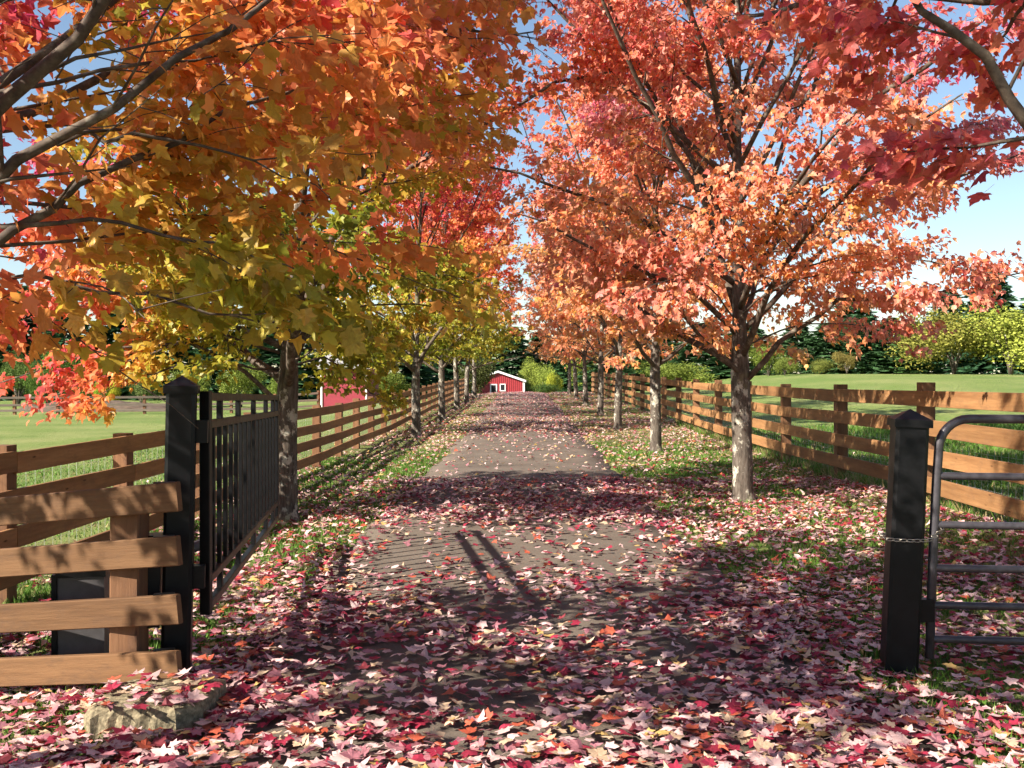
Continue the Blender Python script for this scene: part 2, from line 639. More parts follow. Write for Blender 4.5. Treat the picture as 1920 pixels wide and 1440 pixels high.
def maple(x, y, label, group, seed, H=8.6, R=2.8, tr=.125, fork=1.75, n_limbs=17, n_leaves=22000, lod='mid', size=.105,
          score=None, zmin=1.6, lean=(0, 0), extra=(), droop=0, pale=0.0, up=0.0, hang=.45, slim=(.7, 1.05), n_parts=0, detail=True, keep=None, names=True):
    rng = np.random.default_rng(seed)
    z0 = float(surf(np.array(x), np.array(y)))
    root = empty('maple_tree', (x, y, z0), label, 'tree', group)
    # trunk and leader
    n = 16
    tz = np.linspace(-.12, H, n)
    wob = np.cumsum(rng.normal(0, .035, (n, 2)), axis=0) * (np.clip(tz, 0, 9) / 3)[:, None].clip(0, 1)
    wob += np.outer(tz / H, lean)
    LP = np.column_stack([wob, tz])
    tz2 = np.array([-.12, .0, .08, .2, .4])
    rad = np.interp(tz, [-.12, 0, .25, fork, fork + .6, H * .6, H], [tr * 1.5, tr * 1.32, tr * 1.06, tr * .95, tr * .68, tr * .32, .01])
    dense = np.concatenate([[-.12, 0, .06, .13, .22, .35], np.linspace(.5, H, 26)])
    LPd = np.column_stack([np.interp(dense, tz, LP[:, 0]), np.interp(dense, tz, LP[:, 1]), dense])
    rd = np.interp(dense, [-.12, 0, .06, .13, .25, fork, fork + .6, H * .6, H], [tr * 1.6, tr * 1.45, tr * 1.25, tr * 1.12, tr * 1.04, tr * .95, tr * .68, tr * .32, .01])
    rd = rd * (1 + rng.normal(0, .02, len(rd)))
    mb = MB(); mb.tube(LPd, rd, 12 if detail else 7)
    # root flare
    mb.build('trunk', M['bark'], root, smooth=True)

    nodes, dirs, lid = [], [], []

    def feather(tubes, P, L, r0, limb, start=.22, first=True):
        """side branches and twigs along a limb"""
        step = .30 if detail else .42
        m = max(2, int(L * (1 - start) / step))
        side = rng.choice([-1, 1])
        for q in range(m):
            t = start + (1 - start) * (q + rng.uniform(.2, .8)) / m
            p, d = sub_path(P, t)
            lat = unit(np.cross(d, [0, 0, 1]) + rng.normal(0, .25, 3)) * side
            side = -side
            bl = (.30 + .55 * (1 - t) * L * .55) * rng.uniform(.7, 1.2)
            bd0 = unit(d * .75 + lat * .8 + np.array([0, 0, .1]))
            bd1 = unit(bd0 + np.array([0, 0, -.18]) + lat * .2)
            bp = curve(p, bd0, bd1, bl, 4, rng, .08)
            br = max(.0035, r0 * (1 - t) * .45)
            tubes.append((bp, np.linspace(br, .002, 5), 4))
            kk = max(2, int(bl / (.15 if detail else .25)))
            s2 = 1
            for w in range(kk):
                tt = .15 + .85 * (w + rng.uniform(.1, .9)) / kk
                tp, td = sub_path(bp, tt)
                l2 = unit(np.cross(td, [0, 0, 1]) + rng.normal(0, .35, 3)) * s2
                s2 = -s2
                tl = rng.uniform(.14, .32)
                e = tp + unit(td * .6 + l2 * .8 + np.array([0, 0, -.10])) * tl
                if detail:
                    tubes.append((np.array([tp, (tp + e) / 2 + rng.normal(0, .01, 3), e]), np.array([.0028, .002, .0012]), 3))
                for f in (.35, .7, 1.0):
                    nodes.append(tp + (e - tp) * f); dirs.append(unit(e - tp)); lid.append(limb)
            for f in (.5, .8, 1.0):
                tp, td = sub_path(bp, f * .999)
                nodes.append(tp); dirs.append(td); lid.append(limb)

    limbs = []
    for i in range(n_limbs):
        f = (i / max(1, n_limbs - 1))
        zz = fork + (H * .72 - fork) * f ** 1.15 + rng.uniform(-.08, .08)
        az = i * 2.39996 + seed * 1.7 + rng.uniform(-.25, .25)
        # crown outline: widest low, closing towards the top
        reach = R * (.82 + .18 * math.sin(min(1, f * 3) * math.pi / 2)) * (1 - .48 * f ** 1.8) * rng.uniform(.85, 1.1)
        ang = R_(58 - 24 * f + rng.uniform(-6, 6))
        if i and (i * .618) % 1 < up:
            ang *= .66
        L = min(reach / math.sin(ang * .86), (H * 1.02 - zz) / math.cos(ang * .8))
        out = np.array([math.cos(az), math.sin(az), 0])
        d0 = out * math.sin(ang) + np.array([0, 0, math.cos(ang)])
        a1 = ang * .72
        d1 = out * math.sin(a1) + np.array([0, 0, math.cos(a1)])
        if f < .3 and rng.random() < .5:
            d1 = unit(out + np.array([0, 0, .12]))
        p0 = np.array([np.interp(zz, tz, LP[:, 0]), np.interp(zz, tz, LP[:, 1]), zz])
        P = curve(p0, d0, d1, L, 9, rng, .07)
        r0 = tr * (.42 - .27 * f) * rng.uniform(.8, 1.15)
        limbs.append((P, L, r0))
    for i in range(droop):
        zz = fork + rng.uniform(.15, 1.3)
        az = .75 + i * 2 * math.pi / droop + rng.uniform(-.3, .3)
        out = np.array([math.cos(az), math.sin(az), 0])
        p0 = np.array([np.interp(zz, tz, LP[:, 0]), np.interp(zz, tz, LP[:, 1]), zz])
        P = curve(p0, out + np.array([0, 0, .5]), out + np.array([0, 0, -.45]), R * rng.uniform(.8, 1.05), 9, rng, .07)
        limbs.append((P, R, tr * rng.uniform(.08, .14)))
    for pts, r0 in extra:
        P = np.array(pts, float) - np.array([x, y, z0])
        # refine the hand-set path
        u = np.linspace(0, len(P) - 1, 11); i0 = np.arange(len(P))
        Q = np.column_stack([np.interp(u, i0, P[:, a]) for a in range(3)])
        Q[1:-1] += rng.normal(0, .015, (9, 3))
        L = np.linalg.norm(np.diff(Q, axis=0), axis=1).sum()
        limbs.append((Q, L, r0))
    allt = MB()
    for i, (P, L, r0) in enumerate(limbs):
        tubes = []
        feather(tubes, P, L, r0, i)
        mb = MB() if detail else allt
        mb.tube(P, r0 * np.linspace(1, .12, len(P)) ** .85, 7 if detail else 5)
        for bp, br, k in tubes:
            mb.tube(bp, br, k, cap=False)
        if detail:
            mb.build('limb', M['twig'], root, smooth=True)
    top = []
    Ptop = LP[(tz > H * .55)]
    feather(top, Ptop, H * .45, .03, len(limbs), .05)
    mb = MB() if detail else allt
    for bp, br, k in top:
        mb.tube(bp, br, k, cap=False)
    mb.build('limb' if detail else 'limbs', M['twig'], root, smooth=True)

    nodes = np.array(nodes); dirs = np.array(dirs); lid = np.array(lid)
    idx = rng.integers(0, len(nodes), n_leaves)
    pos = nodes[idx] + rng.normal(0, .055, (n_leaves, 3))
    outw = pos - np.array([0, 0, 0]); outw[:, 2] = 0
    d = unit(dirs[idx] * .5 + unit(outw) * .35 + rng.normal(0, .55, (n_leaves, 3)) - np.array([0, 0, hang]))
    nrm = unit(rng.normal(0, .55, (n_leaves, 3)) + np.array([0, 0, 1.0]))
    rot = basis(d, nrm)
    sz = size * rng.uniform(.65, 1.2, n_leaves)
    wp = pos + np.array([x, y, z0])
    ok = (wp[:, 2] > zmin + rng.normal(0, .12, n_leaves)) | ((lid[idx] >= n_limbs + droop) & (lid[idx] < len(limbs)))
    ok &= np.linalg.norm(wp - np.array([0, 0, EYE]), axis=1) > 2.2
    if keep is not None:
        ok &= keep(wp, rng)
    limb_shift = rng.normal(0, .055, len(limbs) + 1)[lid[idx]]
    ph = rng.uniform(0, 6, 3)
    clump = np.sin(pos[:, 0] * 2.1 + ph[0]) * np.sin(pos[:, 1] * 2.3 + ph[1]) + .6 * np.sin(pos[:, 2] * 1.9 + ph[2])
    rr = np.hypot(pos[:, 0], pos[:, 1]) / R
    sc = score(pos[:, 2] / H, rr, wp) + limb_shift + .07 * clump + rng.normal(0, .07, n_leaves)
    cols = leaf_colour(sc, rng)
    pm = pale * rng.uniform(0, 2, (n_leaves, 1))
    cols = cols * (1 - pm) + np.array([.86, .58, .46]) * pm
    pos, rot, sz, cols, wp = pos[ok], rot[ok], sz[ok], cols[ok], wp[ok]
    rest = np.ones(len(pos), bool)
    if n_parts:
        vis = np.where(in_frame(wp))[0]
        dist = np.linalg.norm(wp[vis] - np.array([0, 0, EYE]), axis=1) / sz[vis]
        pick = vis[np.argsort(dist)[:n_parts]]
        rest[pick] = False
        for i in pick:
            o = bpy.data.objects.new('leaf', LEAF_MESH[int(rng.integers(0, 5))])
            COL.objects.link(o)
            mt = Matrix(rot[i].tolist()).to_4x4() @ Matrix.Scale(float(sz[i]), 4)
            o.matrix_local = Matrix.Translation(pos[i].tolist()) @ mt
            o.color = (*[float(c) for c in cols[i]], 1)
            o.parent = root
    seen = in_frame(wp, 60)
    Vv, Ff, Cc = scatter(LEAF[lod], pos[rest & seen], rot[rest & seen], sz[rest & seen], cols[rest & seen], rng, slim)
    if (rest & ~seen).any():
        k = rest & ~seen
        v2, f2, c2 = scatter(LEAF['far'], pos[k], rot[k], sz[k] * 1.08, cols[k], rng)
        Ff = np.concatenate([Ff, f2 + len(Vv)]); Vv = np.concatenate([Vv, v2]); Cc = np.concatenate([Cc, c2])
    fo = add_obj('foliage', mesh_arrays('foliage', Vv, Ff, Cc), M['leaf'], root)
    fo['kind'] = 'stuff'
    return root


def one_leaf_mesh(name, i, mat, stem=True):
    TV, TF = LEAF['full'][i]
    V = [tuple(v) for v in TV]; F = [tuple(int(a) for a in f) for f in TF]
    if stem:
        b = len(V)
        V += [(.012, .05, 0), (-.012, .05, 0), (.03, -.55, .05), (.012, -.55, .05)]
        F += [(b, b + 1, b + 3, b + 2)]
    me = mesh_arrays(name, np.array(V), F)
    me.materials.append(mat)
    return me


LEAF_MESH = [one_leaf_mesh('leaf', i, M['leaf_one']) for i in range(5)]
FALLEN_MESH = [one_leaf_mesh('fallen_leaf', i, M['litter_one']) for i in range(5)]

# left row: gold and olive low down, orange and red above; right row: orange to coral red
def sc_front_left(h, r, w): return .52 + .34 * (h - .35) + .34 * sstep(-1.5, -2.3, w[:, 0] + .3 * (w[:, 1] - 4)) - .16 * sstep(2.7, 1.8, w[:, 2]) + .10 * np.sin(w[:, 0] * 3.1 + 1) * np.sin(w[:, 1] * 2.7 + w[:, 2] * 2)
def sc_left(h, r, w): return .20 + .55 * sstep(.30, .62, h) + .12 * (r - .6) + .50 * sstep(-3.6, -4.8, w[:, 0])
def sc_left2(h, r, w): return .15 + .60 * sstep(.28, .62, h) + .06 * (r - .6)
def sc_right(h, r, w): return .67 + .36 * (h - .3) + .14 * (r - .6) + .10 * sstep(3.5, 5.5, w[:, 0])
def sc_front_right(h, r, w): return .84 + .12 * (h - .4)
def sc_right2(h, r, w): return .58 + .25 * (h - .3)


def thin_shade(w, rng):
    """thins leaves by where their shadow lands, shaping the crown for sun patches on the drive"""
    gx_, gy_ = w[:, 0] + 1.268 * w[:, 2], w[:, 1] + .845 * w[:, 2]
    a = (gx_ > -2.0) & (gx_ < 1.3) & (gy_ > 7.5) & (gy_ < 10.6)
    b = (gy_ > 3.4) & (gy_ < 4.75 + .12 * np.sin(gx_ * 3))
    c = np.sin(gx_ * 2.3 + 1) * np.sin(gy_ * 5.1 + gx_) > .45
    return (rng.random(len(w)) < np.where(a, .12, np.where(b, .38, 1)))


def over_drive(w, rng):
    """branches over the drive are kept clear of passing vehicles"""
    x = np.abs(w[:, 0])
    return (w[:, 2] > 1.95 + .9 * sstep(1.5, .3, x) + height(w[:, 0], w[:, 1]) + rng.normal(0, .1, len(w)) - 9 * (x > 1.5)) & (x > .16 + rng.normal(0, .22, len(w)))


GL = 'maples in the row along the fence left of the driveway'
GR = 'maples in the row along the fence right of the driveway'
maple(-2.85, 3.4, 'nearest maple overhanging the gate, its orange-gold branches filling the upper left corner', GL, 11, H=7.6, R=2.95, tr=.095,
      fork=1.7, n_limbs=24, n_leaves=46000, lod='mid', size=.079, score=sc_front_left, zmin=1.80, droop=4, hang=.6,
      keep=lambda w, rng: ((w[:, 1] > 3.35 + .25 * w[:, 2] - .55 + rng.normal(0, .1, len(w))) | (w[:, 0] < -.58 * w[:, 1]) | (w[:, 1] < 1.0)) & thin_shade(w, rng) & (w[:, 0] < -.08 + rng.normal(0, .18, len(w))) & ((w[:, 2] > 1.72 + rng.normal(0, .05, len(w))) | (w[:, 0] < -.475 * w[:, 1])) & (~in_frame(w) | (rng.random(len(w)) < np.where(w[:, 2] > 2.8, .88, .74))), n_parts=300,  # leaves out of view are left denser, added to shade the near ground
      extra=[([(-2.8, 3.4, 1.40), (-1.73, 3.3, 2.23), (-1.36, 3.3, 2.52), (-.95, 3.6, 2.95), (-.5, 4.0, 3.45)], .025),
             ([(-2.8, 3.5, 1.45), (-1.79, 3.4, 2.07), (-1.52, 3.4, 2.27), (-1.2, 3.7, 2.55), (-.7, 4.3, 2.95)], .023),
             ([(-2.75, 3.6, 1.85), (-1.82, 3.45, 1.965), (-1.2, 3.6, 1.86), (-.85, 3.75, 1.77)], .011),
             ([(-1.79, 3.4, 2.12), (-1.45, 3.4, 2.14), (-1.05, 3.5, 2.06), (-.8, 3.7, 1.98)], .010),
             ([(-1.6, 3.4, 2.4), (-1.3, 3.4, 2.42), (-1.0, 3.6, 2.40), (-.75, 3.9, 2.3)], .009),
             ([(-2.6, 3.5, 2.4), (-1.7, 3.4, 2.62), (-1.3, 3.5, 2.70), (-1.0, 3.7, 2.82), (-.7, 4.0, 2.95)], .010),
             ([(-2.8, 3.6, 2.2), (-1.9, 4.3, 2.9), (-1.2, 4.8, 3.25), (-.4, 5.3, 3.45), (.1, 5.6, 3.55)], .024),
             ([(-2.8, 3.45, 2.0), (-2.15, 3.75, 1.98), (-2.02, 3.75, 1.86), (-1.98, 3.75, 1.76)], .010),
             ([(-2.8, 3.5, 2.8), (-1.8, 4.3, 3.3), (-.8, 5.0, 3.6), (-.2, 5.5, 3.75), (.05, 5.7, 3.8)], .022),
             ([(-2.8, 3.6, 2.4), (-2.0, 4.8, 2.9), (-1.2, 5.7, 3.1), (-.7, 6.2, 3.2), (-.5, 6.4, 3.15)], .02)])
maple(2.95, 4.1, 'nearest maple overhanging the top right corner, crimson leaves on a bare grey limb', GR, 23, H=7.4, R=2.5, tr=.13,
      fork=2.75, n_limbs=22, n_leaves=22000, up=.4, pale=.06, lod='mid', size=.092, score=sc_front_right, zmin=2.35, n_parts=220,
      keep=lambda w, rng: (w[:, 0] > 1.45 + rng.normal(0, .15, len(w))) & ((w[:, 1] > 4.12) | (w[:, 1] < 2.0) | (rng.random(len(w)) < .12)),
      extra=[([(2.9, 4.1, 1.9), (2.5, 4.15, 2.28), (2.11, 4.2, 2.66), (1.93, 4.2, 2.92), (1.72, 4.2, 3.10), (1.55, 4.2, 3.3), (1.3, 4.3, 3.9)], .036)])
maple(-2.80, 11.7, 'maple with a forked trunk standing at the end of the open black gate', GL, 31, H=9.6, R=3.25, tr=.135,
      fork=1.55, n_limbs=29, n_leaves=44000, lod='low', size=.094, up=.5, hang=.6, score=sc_left, zmin=1.55, droop=12, keep=over_drive, n_parts=300,
      extra=[([(-2.75, 11.6, 1.75), (-2.3, 11.7, 1.85), (-1.9, 12.2, 1.45), (-1.65, 12.6, 1.25)], .014),
             ([(-2.75, 11.6, 1.9), (-2.35, 12.0, 2.0), (-2.2, 12.5, 1.75), (-2.1, 12.9, 1.5)], .012),
             ([(-2.75, 11.6, 1.8), (-2.2, 11.5, 2.05), (-1.8, 11.6, 1.9), (-1.55, 11.8, 1.65)], .012),
             ([(-2.85, 11.6, 1.3), (-3.25, 11.3, 1.75), (-3.7, 11.0, 2.0), (-4.6, 10.6, 1.9), (-5.4, 10.2, 1.55)], .03),
             ([(-2.85, 11.6, 1.9), (-3.4, 11.1, 2.1), (-4.2, 10.7, 1.8), (-5.0, 10.6, 1.42)], .02),
             ([(-2.85, 11.6, 1.7), (-3.5, 10.9, 1.8), (-4.0, 10.3, 1.62), (-4.4, 9.9, 1.38)], .015),
             ([(-2.85, 11.6, 2.1), (-3.6, 11.6, 2.5), (-4.6, 11.2, 2.6), (-5.8, 10.9, 2.4)], .02)])
maple(2.80, 12.7, 'nearest maple right of the driveway with a pale spotted trunk and broad coral crown', GR, 46, H=10.2, R=3.5, tr=.125,
      fork=1.75, n_limbs=36, n_leaves=58000, lod='low', size=.089, up=.62, hang=.85, slim=(.5, .9), score=sc_right, pale=.22, keep=over_drive, zmin=1.95, droop=7, n_parts=300,
      extra=[([(2.85, 12.65, 1.6), (3.3, 12.5, 2.15), (3.9, 12.3, 2.55), (4.8, 12.0, 2.6), (5.9, 11.7, 2.85)], .04),
             ([(2.75, 12.65, 1.65), (2.3, 12.4, 2.0), (1.7, 12.1, 2.6), (1.0, 11.9, 3.4)], .035)])
LEFT_ROW = [(-3.03, 28.2, 'maple behind the gap in the left row, lit trunk by the slatted fence'),
            (-2.98, 36.5, 'third visible trunk of the left row, slim and dark beside the fence'),
            (-2.95, 44.5, 'pale trunked maple fourth along the left row'),
            (-2.98, 52.5, 'slender maple fifth along the left row, in shade'),
            (-2.95, 60.5, 'last maple of the left row, before the crest near the red barn')]
for i, (x, y, lb) in enumerate(LEFT_ROW):
    maple(x, y, lb, GL, 60 + i, H=10.0, R=3.35, tr=.125, fork=1.7, n_limbs=24, up=.45, hang=.6, n_leaves=[19000, 14000, 13000, 11000, 10000][i],
          lod=['low', 'low', 'far', 'far', 'far'][i], size=[.125, .14, .16, .18, .19][i], score=sc_left2, droop=[8, 6, 4, 3, 3][i], keep=over_drive, zmin=[1.75, 2.0, 2.2, 2.3, 2.4][i] + hz(x, y), detail=(i == 0))
RIGHT_ROW = [(2.82, 21.2, 'second maple of the right row with a bright whitish trunk'),
             (2.82, 29.7, 'third maple of the right row, mottled grey trunk in shade'),
             (2.95, 38.2, 'fourth maple of the right row, dark trunk before the slatted fence'),
             (2.93, 46.7, 'fifth maple of the right row, dark slim trunk'),
             (2.95, 55.2, 'sixth maple of the right row, thin shaded trunk'),
             (2.95, 63.7, 'farthest maple of the right row, at the crest beside the green mound')]
for i, (x, y, lb) in enumerate(RIGHT_ROW):
    maple(x, y, lb, GR, 80 + i, H=9.8, R=3.2, tr=.115, fork=1.75, n_limbs=24, up=.5, hang=.75, slim=(.55, .95), n_leaves=[22000, 14500, 13000, 11000, 10000, 9000][i],
          lod=['low', 'low', 'far', 'far', 'far', 'far'][i], size=[.12, .135, .16, .17, .18, .19][i], score=sc_right2, pale=.2, droop=[6, 5, 4, 3, 3, 3][i], keep=over_drive, zmin=[1.8, 1.9, 2.0, 2.2, 2.3, 2.4][i] + hz(x, y), detail=(i == 0))


# ------------------------------------------------------------------ rail fences
def rail_fence(name, label, posts, tops, rail_h, post_h, inward, mat, post_w=.15, span=2, over=0.0):
    """posts: list of (x, y); tops: heights of the rail tops; inward: +1 / -1 side of the line on which rails are nailed"""
    x0, y0 = posts[0]
    org = (x0, y0, hz(x0, y0))
    root = empty(name, org, label, 'fence')
    rng = random.Random(len(posts) * 3 + 1)
    for (x, y) in posts:
        z = hz(x, y)
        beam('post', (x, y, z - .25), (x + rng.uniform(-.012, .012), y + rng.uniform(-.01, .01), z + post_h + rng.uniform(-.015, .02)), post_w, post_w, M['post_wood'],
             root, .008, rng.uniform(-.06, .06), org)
    for r, t in enumerate(tops):
        st = r % 2
        idx = [0] + list(range(1 + st, len(posts) - 1, span)) + [len(posts) - 1]
        for a, b in zip(idx[:-1], idx[1:]):
            (xa, ya), (xb, yb) = posts[a], posts[b]
            d = Vector((xb - xa, yb - ya, 0)).normalized()
            nrm = Vector((-d.y, d.x, 0)) * inward
            off = nrm * (post_w / 2 + .021)
            za, zb = hz(xa, ya) + t - rail_h / 2, hz(xb, yb) + t - rail_h / 2
            pa = Vector((xa, ya, za + rng.uniform(-.012, .012))) + off + d * .004
            pb = Vector((xb, yb, zb + rng.uniform(-.012, .012))) + off - d * .004
            beam('rail', pa, pb, .038, rail_h * rng.choice([.985, 1.0, 1.015]), mat, root, .004, rng.uniform(-.02, .02), org)
    return root, org


def wire_mesh(root, org, posts, h, inward, dx=.15, dz=.10, r=.0016):
    mb = MB()
    for (xa, ya), (xb, yb) in zip(posts[:-1], posts[1:]):
        d = Vector((xb - xa, yb - ya, 0)); L = d.length; d.normalize()
        nrm = Vector((-d.y, d.x, 0)) * inward * -.09
        n = int(L / dx)
        for k in range(int(h / dz) + 1):
            pts = []
            for q in range(5):
                p = Vector((xa, ya, 0)) + d * L * q / 4 + nrm
                pts.append((p.x - org[0], p.y - org[1], hz(p.x, p.y) + .04 + k * dz - org[2] + .006 * math.sin(q * 2 + k)))
            mb.tube(pts, r, 3, cap=False)
        for q in range(n):
            p = Vector((xa, ya, 0)) + d * (q + .5) * L / n + nrm
            z = hz(p.x, p.y) - org[2]
            mb.tube([(p.x - org[0], p.y - org[1], z + .04), (p.x - org[0], p.y - org[1], z + .04 + h)], r, 3, cap=False)
    o = mb.build('wire_mesh', M['wire'], root)
    return o


lp = [(-4.0, 5.3)] + [(-4.0 - .0 * k, 7.6 + 2.32 * k) for k in range(0, 28)]
root, org = rail_fence('rail_fence', 'brown four-rail wooden fence in shade along the left verge, beside the mown field', lp, (1.16, .87, .585, .30), .16, 1.20, -1, M['wood'])
wire_mesh(root, org, lp[:12], 1.0, -1)
rp = [(5.0, 5.9 + 3.27 * k) for k in range(0, 21)]
root, org = rail_fence('rail_fence', 'sunlit tan four-rail wooden fence with leaf shadows along the right verge', rp, (1.42, 1.07, .725, .385), .19, 1.50, 1, M['wood'], .17)
wire_mesh(root, org, rp[:9], .75, 1)

# short stub of fence beside the gate
org = (-1.72, 4.92, hz(-1.72, 4.92))
stub = empty('rail_fence', org, 'short near fence stub of four brown boards tied to the black gate post', 'fence')
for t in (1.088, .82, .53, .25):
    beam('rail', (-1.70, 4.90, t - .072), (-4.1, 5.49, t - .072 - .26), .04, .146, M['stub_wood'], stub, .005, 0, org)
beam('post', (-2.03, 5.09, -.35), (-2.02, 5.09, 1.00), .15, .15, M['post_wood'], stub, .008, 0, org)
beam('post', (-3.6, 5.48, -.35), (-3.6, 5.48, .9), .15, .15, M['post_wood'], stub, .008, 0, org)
for t in (1.02, .75, .46, .18):
    beam('bracket', (-1.80, 4.965, t - .06), (-1.80, 4.965, t + .06), .10, .05, M['black'], stub, .004, .24, org)


# ------------------------------------------------------------------ gate posts and gates
def gate_post(name, label, x, y, w, h, rotz, lean):
    z = hz(x, y)
    root = empty(name, (x, y, z), label, 'gate post')
    root.rotation_euler = (0, lean, rotz)
    a = w / 2
    mb = MB()
    c = .018
    ring = [(a - c, -a), (a, -a + c), (a, a - c), (a - c, a), (-a + c, a), (-a, a - c), (-a, -a + c), (-a + c, -a)]
    V = [(px, py, zz) for zz in (-.2, h - .075) for px, py in ring]
    F = [(i, (i + 1) % 8, (i + 1) % 8 + 8, i + 8) for i in range(8)] + [tuple(range(8, 16))]
    mb.add(V, F); mb.build('shaft', M['black'], root)
    b = a + .012
    mb = MB()
    V = [(-b, -b, h - .08), (b, -b, h - .08), (b, b, h - .08), (-b, b, h - .08), (-b, -b, h - .04), (b, -b, h - .04), (b, b, h - .04), (-b, b, h - .04), (0, 0, h + .015)]
    mb.add(V, [(0, 1, 5, 4), (1, 2, 6, 5), (2, 3, 7, 6), (3, 0, 4, 7), (4, 5, 8), (5, 6, 8), (6, 7, 8), (7, 4, 8), (3, 2, 1, 0)])
    mb.build('cap', M['black'], root)
    return root


LPX, LPY = -1.83, 5.22
gp = gate_post('gate_post', 'black square post carrying the open picket gate, with a pyramid cap', LPX, LPY, .148, 1.60, R_(14), R_(1.2))
gate_post('gate_post', 'black square post with a chain round it, beside the tubular gate', 2.03, 5.40, .170, 1.42, R_(-8), R_(2.3))
for zz in (1.32, .55):
    mb = MB(); mb.box(.07, .135, -.02, .05, zz - .06, zz + .06); mb.build('hinge', M['black'], gp)
mb = MB(); mb.box(-.20, -.085, -.05, .06, .30, .78); mb.build('operator_bracket', M['black'], gp)

# open picket gate
G0, G1 = Vector((-1.715, 5.36, 0)), Vector((-2.23, 8.95, 0))
gd = (G1 - G0).normalized(); GLn = (G1 - G0).length
org = (G0.x, G0.y, 0.0)
gate = empty('picket_gate', org, 'black steel picket gate swung open along the left edge of the drive', 'gate')


def gp_at(s, z):
    sag = -.075 * s
    p = G0 + gd * GLn * s
    return (p.x, p.y, z + sag * (z / 1.5))


T1, T2, B1, B2 = 1.50, 1.35, .50, .355
beam('stile', gp_at(0, B2 - .03), gp_at(0, T1 + .03), .055, .055, M['black'], gate, .004, 0, org)
beam('stile', gp_at(1, B2 - .02), gp_at(1, T1 + .02), .05, .05, M['black'], gate, .004, 0, org)
for t in (T1, T2, B1, B2):
    beam('rail', gp_at(.009, t), gp_at(.993, t), .042, .045, M['black'], gate, .004, 0, org)
npk = 15
for i in range(npk):
    s = (i + 1) / (npk + 1)
    beam('picket', gp_at(s, B1 + .02), gp_at(s, T2 - .02), .026, .026, M['black'], gate, .003, 0, org)
for s in (.13, .34, .56, .78, .93):
    beam('spacer', gp_at(s, T2 + .02), gp_at(s, T1 - .02), .032, .032, M['black'], gate, .003, 0, org)
    beam('spacer', gp_at(s, B2 + .02), gp_at(s, B1 - .02), .032, .032, M['black'], gate, .003, 0, org)
mb = MB()
mb.tube([(-.22, .2, .62), (-.17, 1.0, .60)], .032, 10); mb.build('actuator_arm', M['box'], gate, smooth=True)

# tubular gate on the right
TX, TY = 2.215, 5.36
tg = empty('tube_gate', (TX, TY, hz(TX, TY)), 'dark tubular metal farm gate chained to the right post', 'gate')
rr = .16
X1 = 3.4
path = [(-.035, 0, .10), (-.02, 0, .6), (0.0, 0, 1.05), (0.012, 0, 1.384 - rr)]
for q in range(1, 8):
    a = math.pi / 2 * q / 8
    path.append((.012 + rr * (1 - math.cos(a)), -.002, 1.384 - rr + rr * math.sin(a)))
path.append((.012 + rr, -.004, 1.384))
path.append((X1 - rr, -.25, 1.384))
for q in range(1, 9):
    a = math.pi / 2 * q / 8
    path.append((X1 - rr + rr * math.sin(a), -.25, 1.384 - rr + rr * math.cos(a)))
path.append((X1, -.25, .10))
mb = MB(); mb.tube(path, .024, 12); mb.build('frame', M['tube'], tg, smooth=True)
for z in (1.078, .816, .584, .385, .203):
    xo = -.03 + .04 * z
    mb = MB(); mb.tube([(xo, 0, z), (X1 / 2, -.11, z - .01), (X1, -.25, z)], .0205, 10, cap=False); mb.build('rail', M['tube'], tg, smooth=True)
mb = MB(); mb.box(-.11, -.02, -.03, .03, .30, .42); mb.build('hinge', M['black'], tg)

# chain round the right post
ch = empty('chain', (2.05, 5.40, .75), 'thin metal chain looped round the right gate post and gate frame', 'chain')
mb = MB()
n = 10
pts = [(.0 + .021 * math.copysign(max(0, abs(math.cos(a)) - .0), math.cos(a)), .0095 * math.sin(a), 0) for a in np.linspace(0, 2 * math.pi, n, endpoint=False)]
mb.tube(pts, .0032, 5, closed=True)
link0 = mesh_arrays('link', np.concatenate(mb.v), mb.f, smooth=True); link0.materials.append(M['chain'])
w = .102
c8, s8 = math.cos(R_(-8)), math.sin(R_(-8))
loop = [(-w, w), (-w, -w), (w, -w), (w + .085, -.055), (w + .10, -.02), (w + .085, .02), (w, w)]
loop = [(a * c8 - b * s8, a * s8 + b * c8) for a, b in loop]
seg = []
for (a, b) in zip(loop, loop[1:] + loop[:1]):
    L = math.dist(a, b); m = max(1, round(L / .034))
    for q in range(m):
        t = (q + .5) / m
        seg.append((a[0] + (b[0] - a[0]) * t, a[1] + (b[1] - a[1]) * t, math.atan2(b[1] - a[1], b[0] - a[0])))
for q, (px, py, an) in enumerate(seg):
    o = add_obj('link', link0, None, ch, (px, py, -.012 * math.cos(px * 9) + .05 * max(0, px - .1) / .1))
    o.rotation_euler = (R_(35) if q % 2 else R_(-60), 0, an)

# gate operator box and the concrete pad
bx = empty('control_box', (-2.40, 5.42, hz(-2.40, 5.42)), 'dark grey gate control box on the ground behind the near fence boards', 'box')
bx.rotation_euler = (0, 0, R_(12))
bx.scale = (.74, .8, 1)
mb = MB(); mb.box(-.16, .16, -.12, .12, .13, .58); mb.build('housing', M['box'], bx)
mb = MB(); mb.box(-.172, .172, -.132, .132, .583, .625); mb.build('lid', M['black'], bx)
mb = MB(); mb.box(-.20, -.163, -.13, .13, .0, .60); mb.build('side_plate', M['black'], bx)
for i in range(9):
    mb = MB(); mb.box(-.15 + i * .035, -.135 + i * .035, -.11, .11, 0, .127); mb.build('slat', M['black'], bx)

